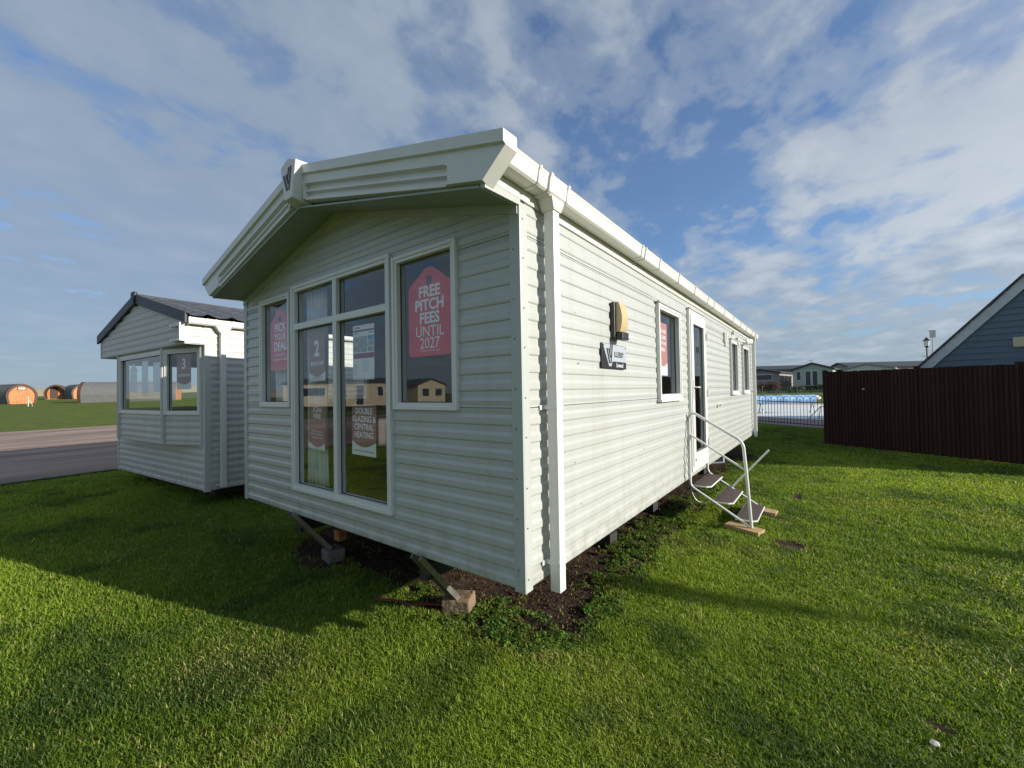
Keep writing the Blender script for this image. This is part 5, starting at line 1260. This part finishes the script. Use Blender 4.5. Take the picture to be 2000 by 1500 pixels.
# ------------------------------------------------------------------ camping pods
def pod(x_, y_, z_, rz, Lp, label, porch=False, win=True, h_=2.40, w_=2.60, group='camping pods on the far grass'):
    """local +y points out of the front face"""
    o = empty('camping_pod', label, 'pod', (x_, y_, z_), rz, group)
    def arch(s_):
        out = []
        for k in range(21):
            t_ = math.pi * (k / 20); xx = -math.copysign(abs(math.cos(t_)) ** 1.25, math.cos(t_)) * w_ / 2 * s_; zz_ = .55 * h_ * .0 + h_ * (.36 + .64 * math.sin(t_) ** .92) * 1.0
            out.append((xx * (1.0 if k not in (0, 20) else 1), zz_ if s_ == 1 else .36 * h_ + (zz_ - .36 * h_) * s_))
        return [(-w_ * .44 * s_, .0)] + out + [(w_ * .44 * s_, .0)]
    A = arch(1); B = arch(.86); n_ = len(A)
    sh = MB(); ny_ = int(Lp / .5)
    fine = []
    for a_, b_ in zip(A, A[1:]): fine.append(a_)
    fine.append(A[-1])
    for k in range(n_ - 1):   # shell with shingle steps
        a_, b_ = Vector(A[k]), Vector(A[k + 1]); c_ = Vector((0, h_ * .45)); stp_ = .03
        o1 = (a_ - c_).normalized() * (stp_ if k < n_ / 2 else 0); o2 = (b_ - c_).normalized() * (stp_ if k >= n_ / 2 else 0)
        a2, b2 = a_ + o1, b_ + o2
        sh.hexa([(a_.x, -Lp, a_.y), (b_.x, -Lp, b_.y), (b_.x, 0, b_.y), (a_.x, 0, a_.y), (a2.x, -Lp, a2.y), (b2.x, -Lp, b2.y), (b2.x, 0, b2.y), (a2.x, 0, a2.y)])
    sh.build('shell', pod_shell, o)
    rim = MB()
    for k in range(n_ - 1):
        (a0_, a1_), (b0_, b1_), (c0_, c1_), (d0_, d1_) = A[k], A[k + 1], B[k + 1], B[k]
        e_ = 1.03
        rim.hexa([(a0_ * e_, .06, a1_ * 1.012), (b0_ * e_, .06, b1_ * 1.012), (c0_, .06, c1_), (d0_, .06, d1_), (a0_ * e_, -.25, a1_ * 1.012), (b0_ * e_, -.25, b1_ * 1.012), (c0_, -.25, c1_), (d0_, -.25, d1_)])
    rim.build('arch_trim', pod_trim, o)
    dep = -1.1 if porch else -.05
    fc = MB(); fc.prism([(a_, dep, b_) for a_, b_ in B], (0, -.05, 0)); face = fc.build('front_wall', pod_wood, o)
    bk_ = MB(); bk_.prism([(a_, -Lp + .02, b_) for a_, b_ in A], (0, .05, 0)); bk_.build('back_wall', pod_wood, o)
    gr_ = MB()
    for k in range(-5, 6): gr_.box(k * .22 - .006, k * .22 + .006, dep + .001, dep + .006, .08, h_ * .72 if abs(k) < 4 else h_ * .5)
    gr_.build('board_joint', pod_trim, face)
    if porch: d_ = MB(); d_.box(-.15, .75, dep + .002, dep + .03, .08, 1.9); d_.build('door', pod_trim, face); f_ = MB(); f_.box(-w_ * .42, w_ * .42, dep, 0, 0, .08); f_.build('porch_floor', pod_wood, o)
    elif win: f_ = MB(); f_.box(-.38, .38, dep + .001, dep + .05, h_ * .70, h_ * .84); fo = f_.build('window', pod_trim, face); p_ = MB(); p_.box(-.30, .30, dep + .051, dep + .055, h_ * .725, h_ * .815); p_.build('pane', palewhite, fo)
    return o
def facing(nx_, ny_): return math.atan2(ny_, nx_) - math.pi / 2
pod(-75.8, 2.5, .59, facing(.90, .28), 6.0, 'camping pod with sunlit orange end wall and grey shell, leftmost')
pod(-99.4, 7.4, 1.06, facing(1, -.22), 4.6, 'camping pod with an open porch, farthest back in the row', porch=True)
pod(-96.0, 10.1, 1.06, facing(1, .14), 5.0, 'camping pod with sunlit orange end wall, half hidden behind the long grey one')
pod(-70.5, 7.0, .59, facing(-.47, -.88), 9.3, 'long grey shingled pod seen side on, beside the left caravan', h_=2.5)
# standpipe in front of the first pod
sp = empty('standpipe', 'thin white water standpipe on the grass before the leftmost pod', 'standpipe', (-63.1, 2.2, float(gbase(-63.1, 2.2))))
s_ = MB(); s_.tube([(0, 0, 0), (0, 0, .95)], .032, 8); s_.build('post', upvc, sp)
s_ = MB(); s_.tube([(0, .05, .6), (0, .22, .35), (0, .28, 0)], .016, 6); s_.build('hose', upvc, sp)
s_ = MB(); s_.box(-.04, .04, -.06, .06, .90, .97); s_.build('tap', galv, sp)
S.render.engine = 'CYCLES'
S.cycles.max_bounces = 8; S.cycles.transparent_max_bounces = 12
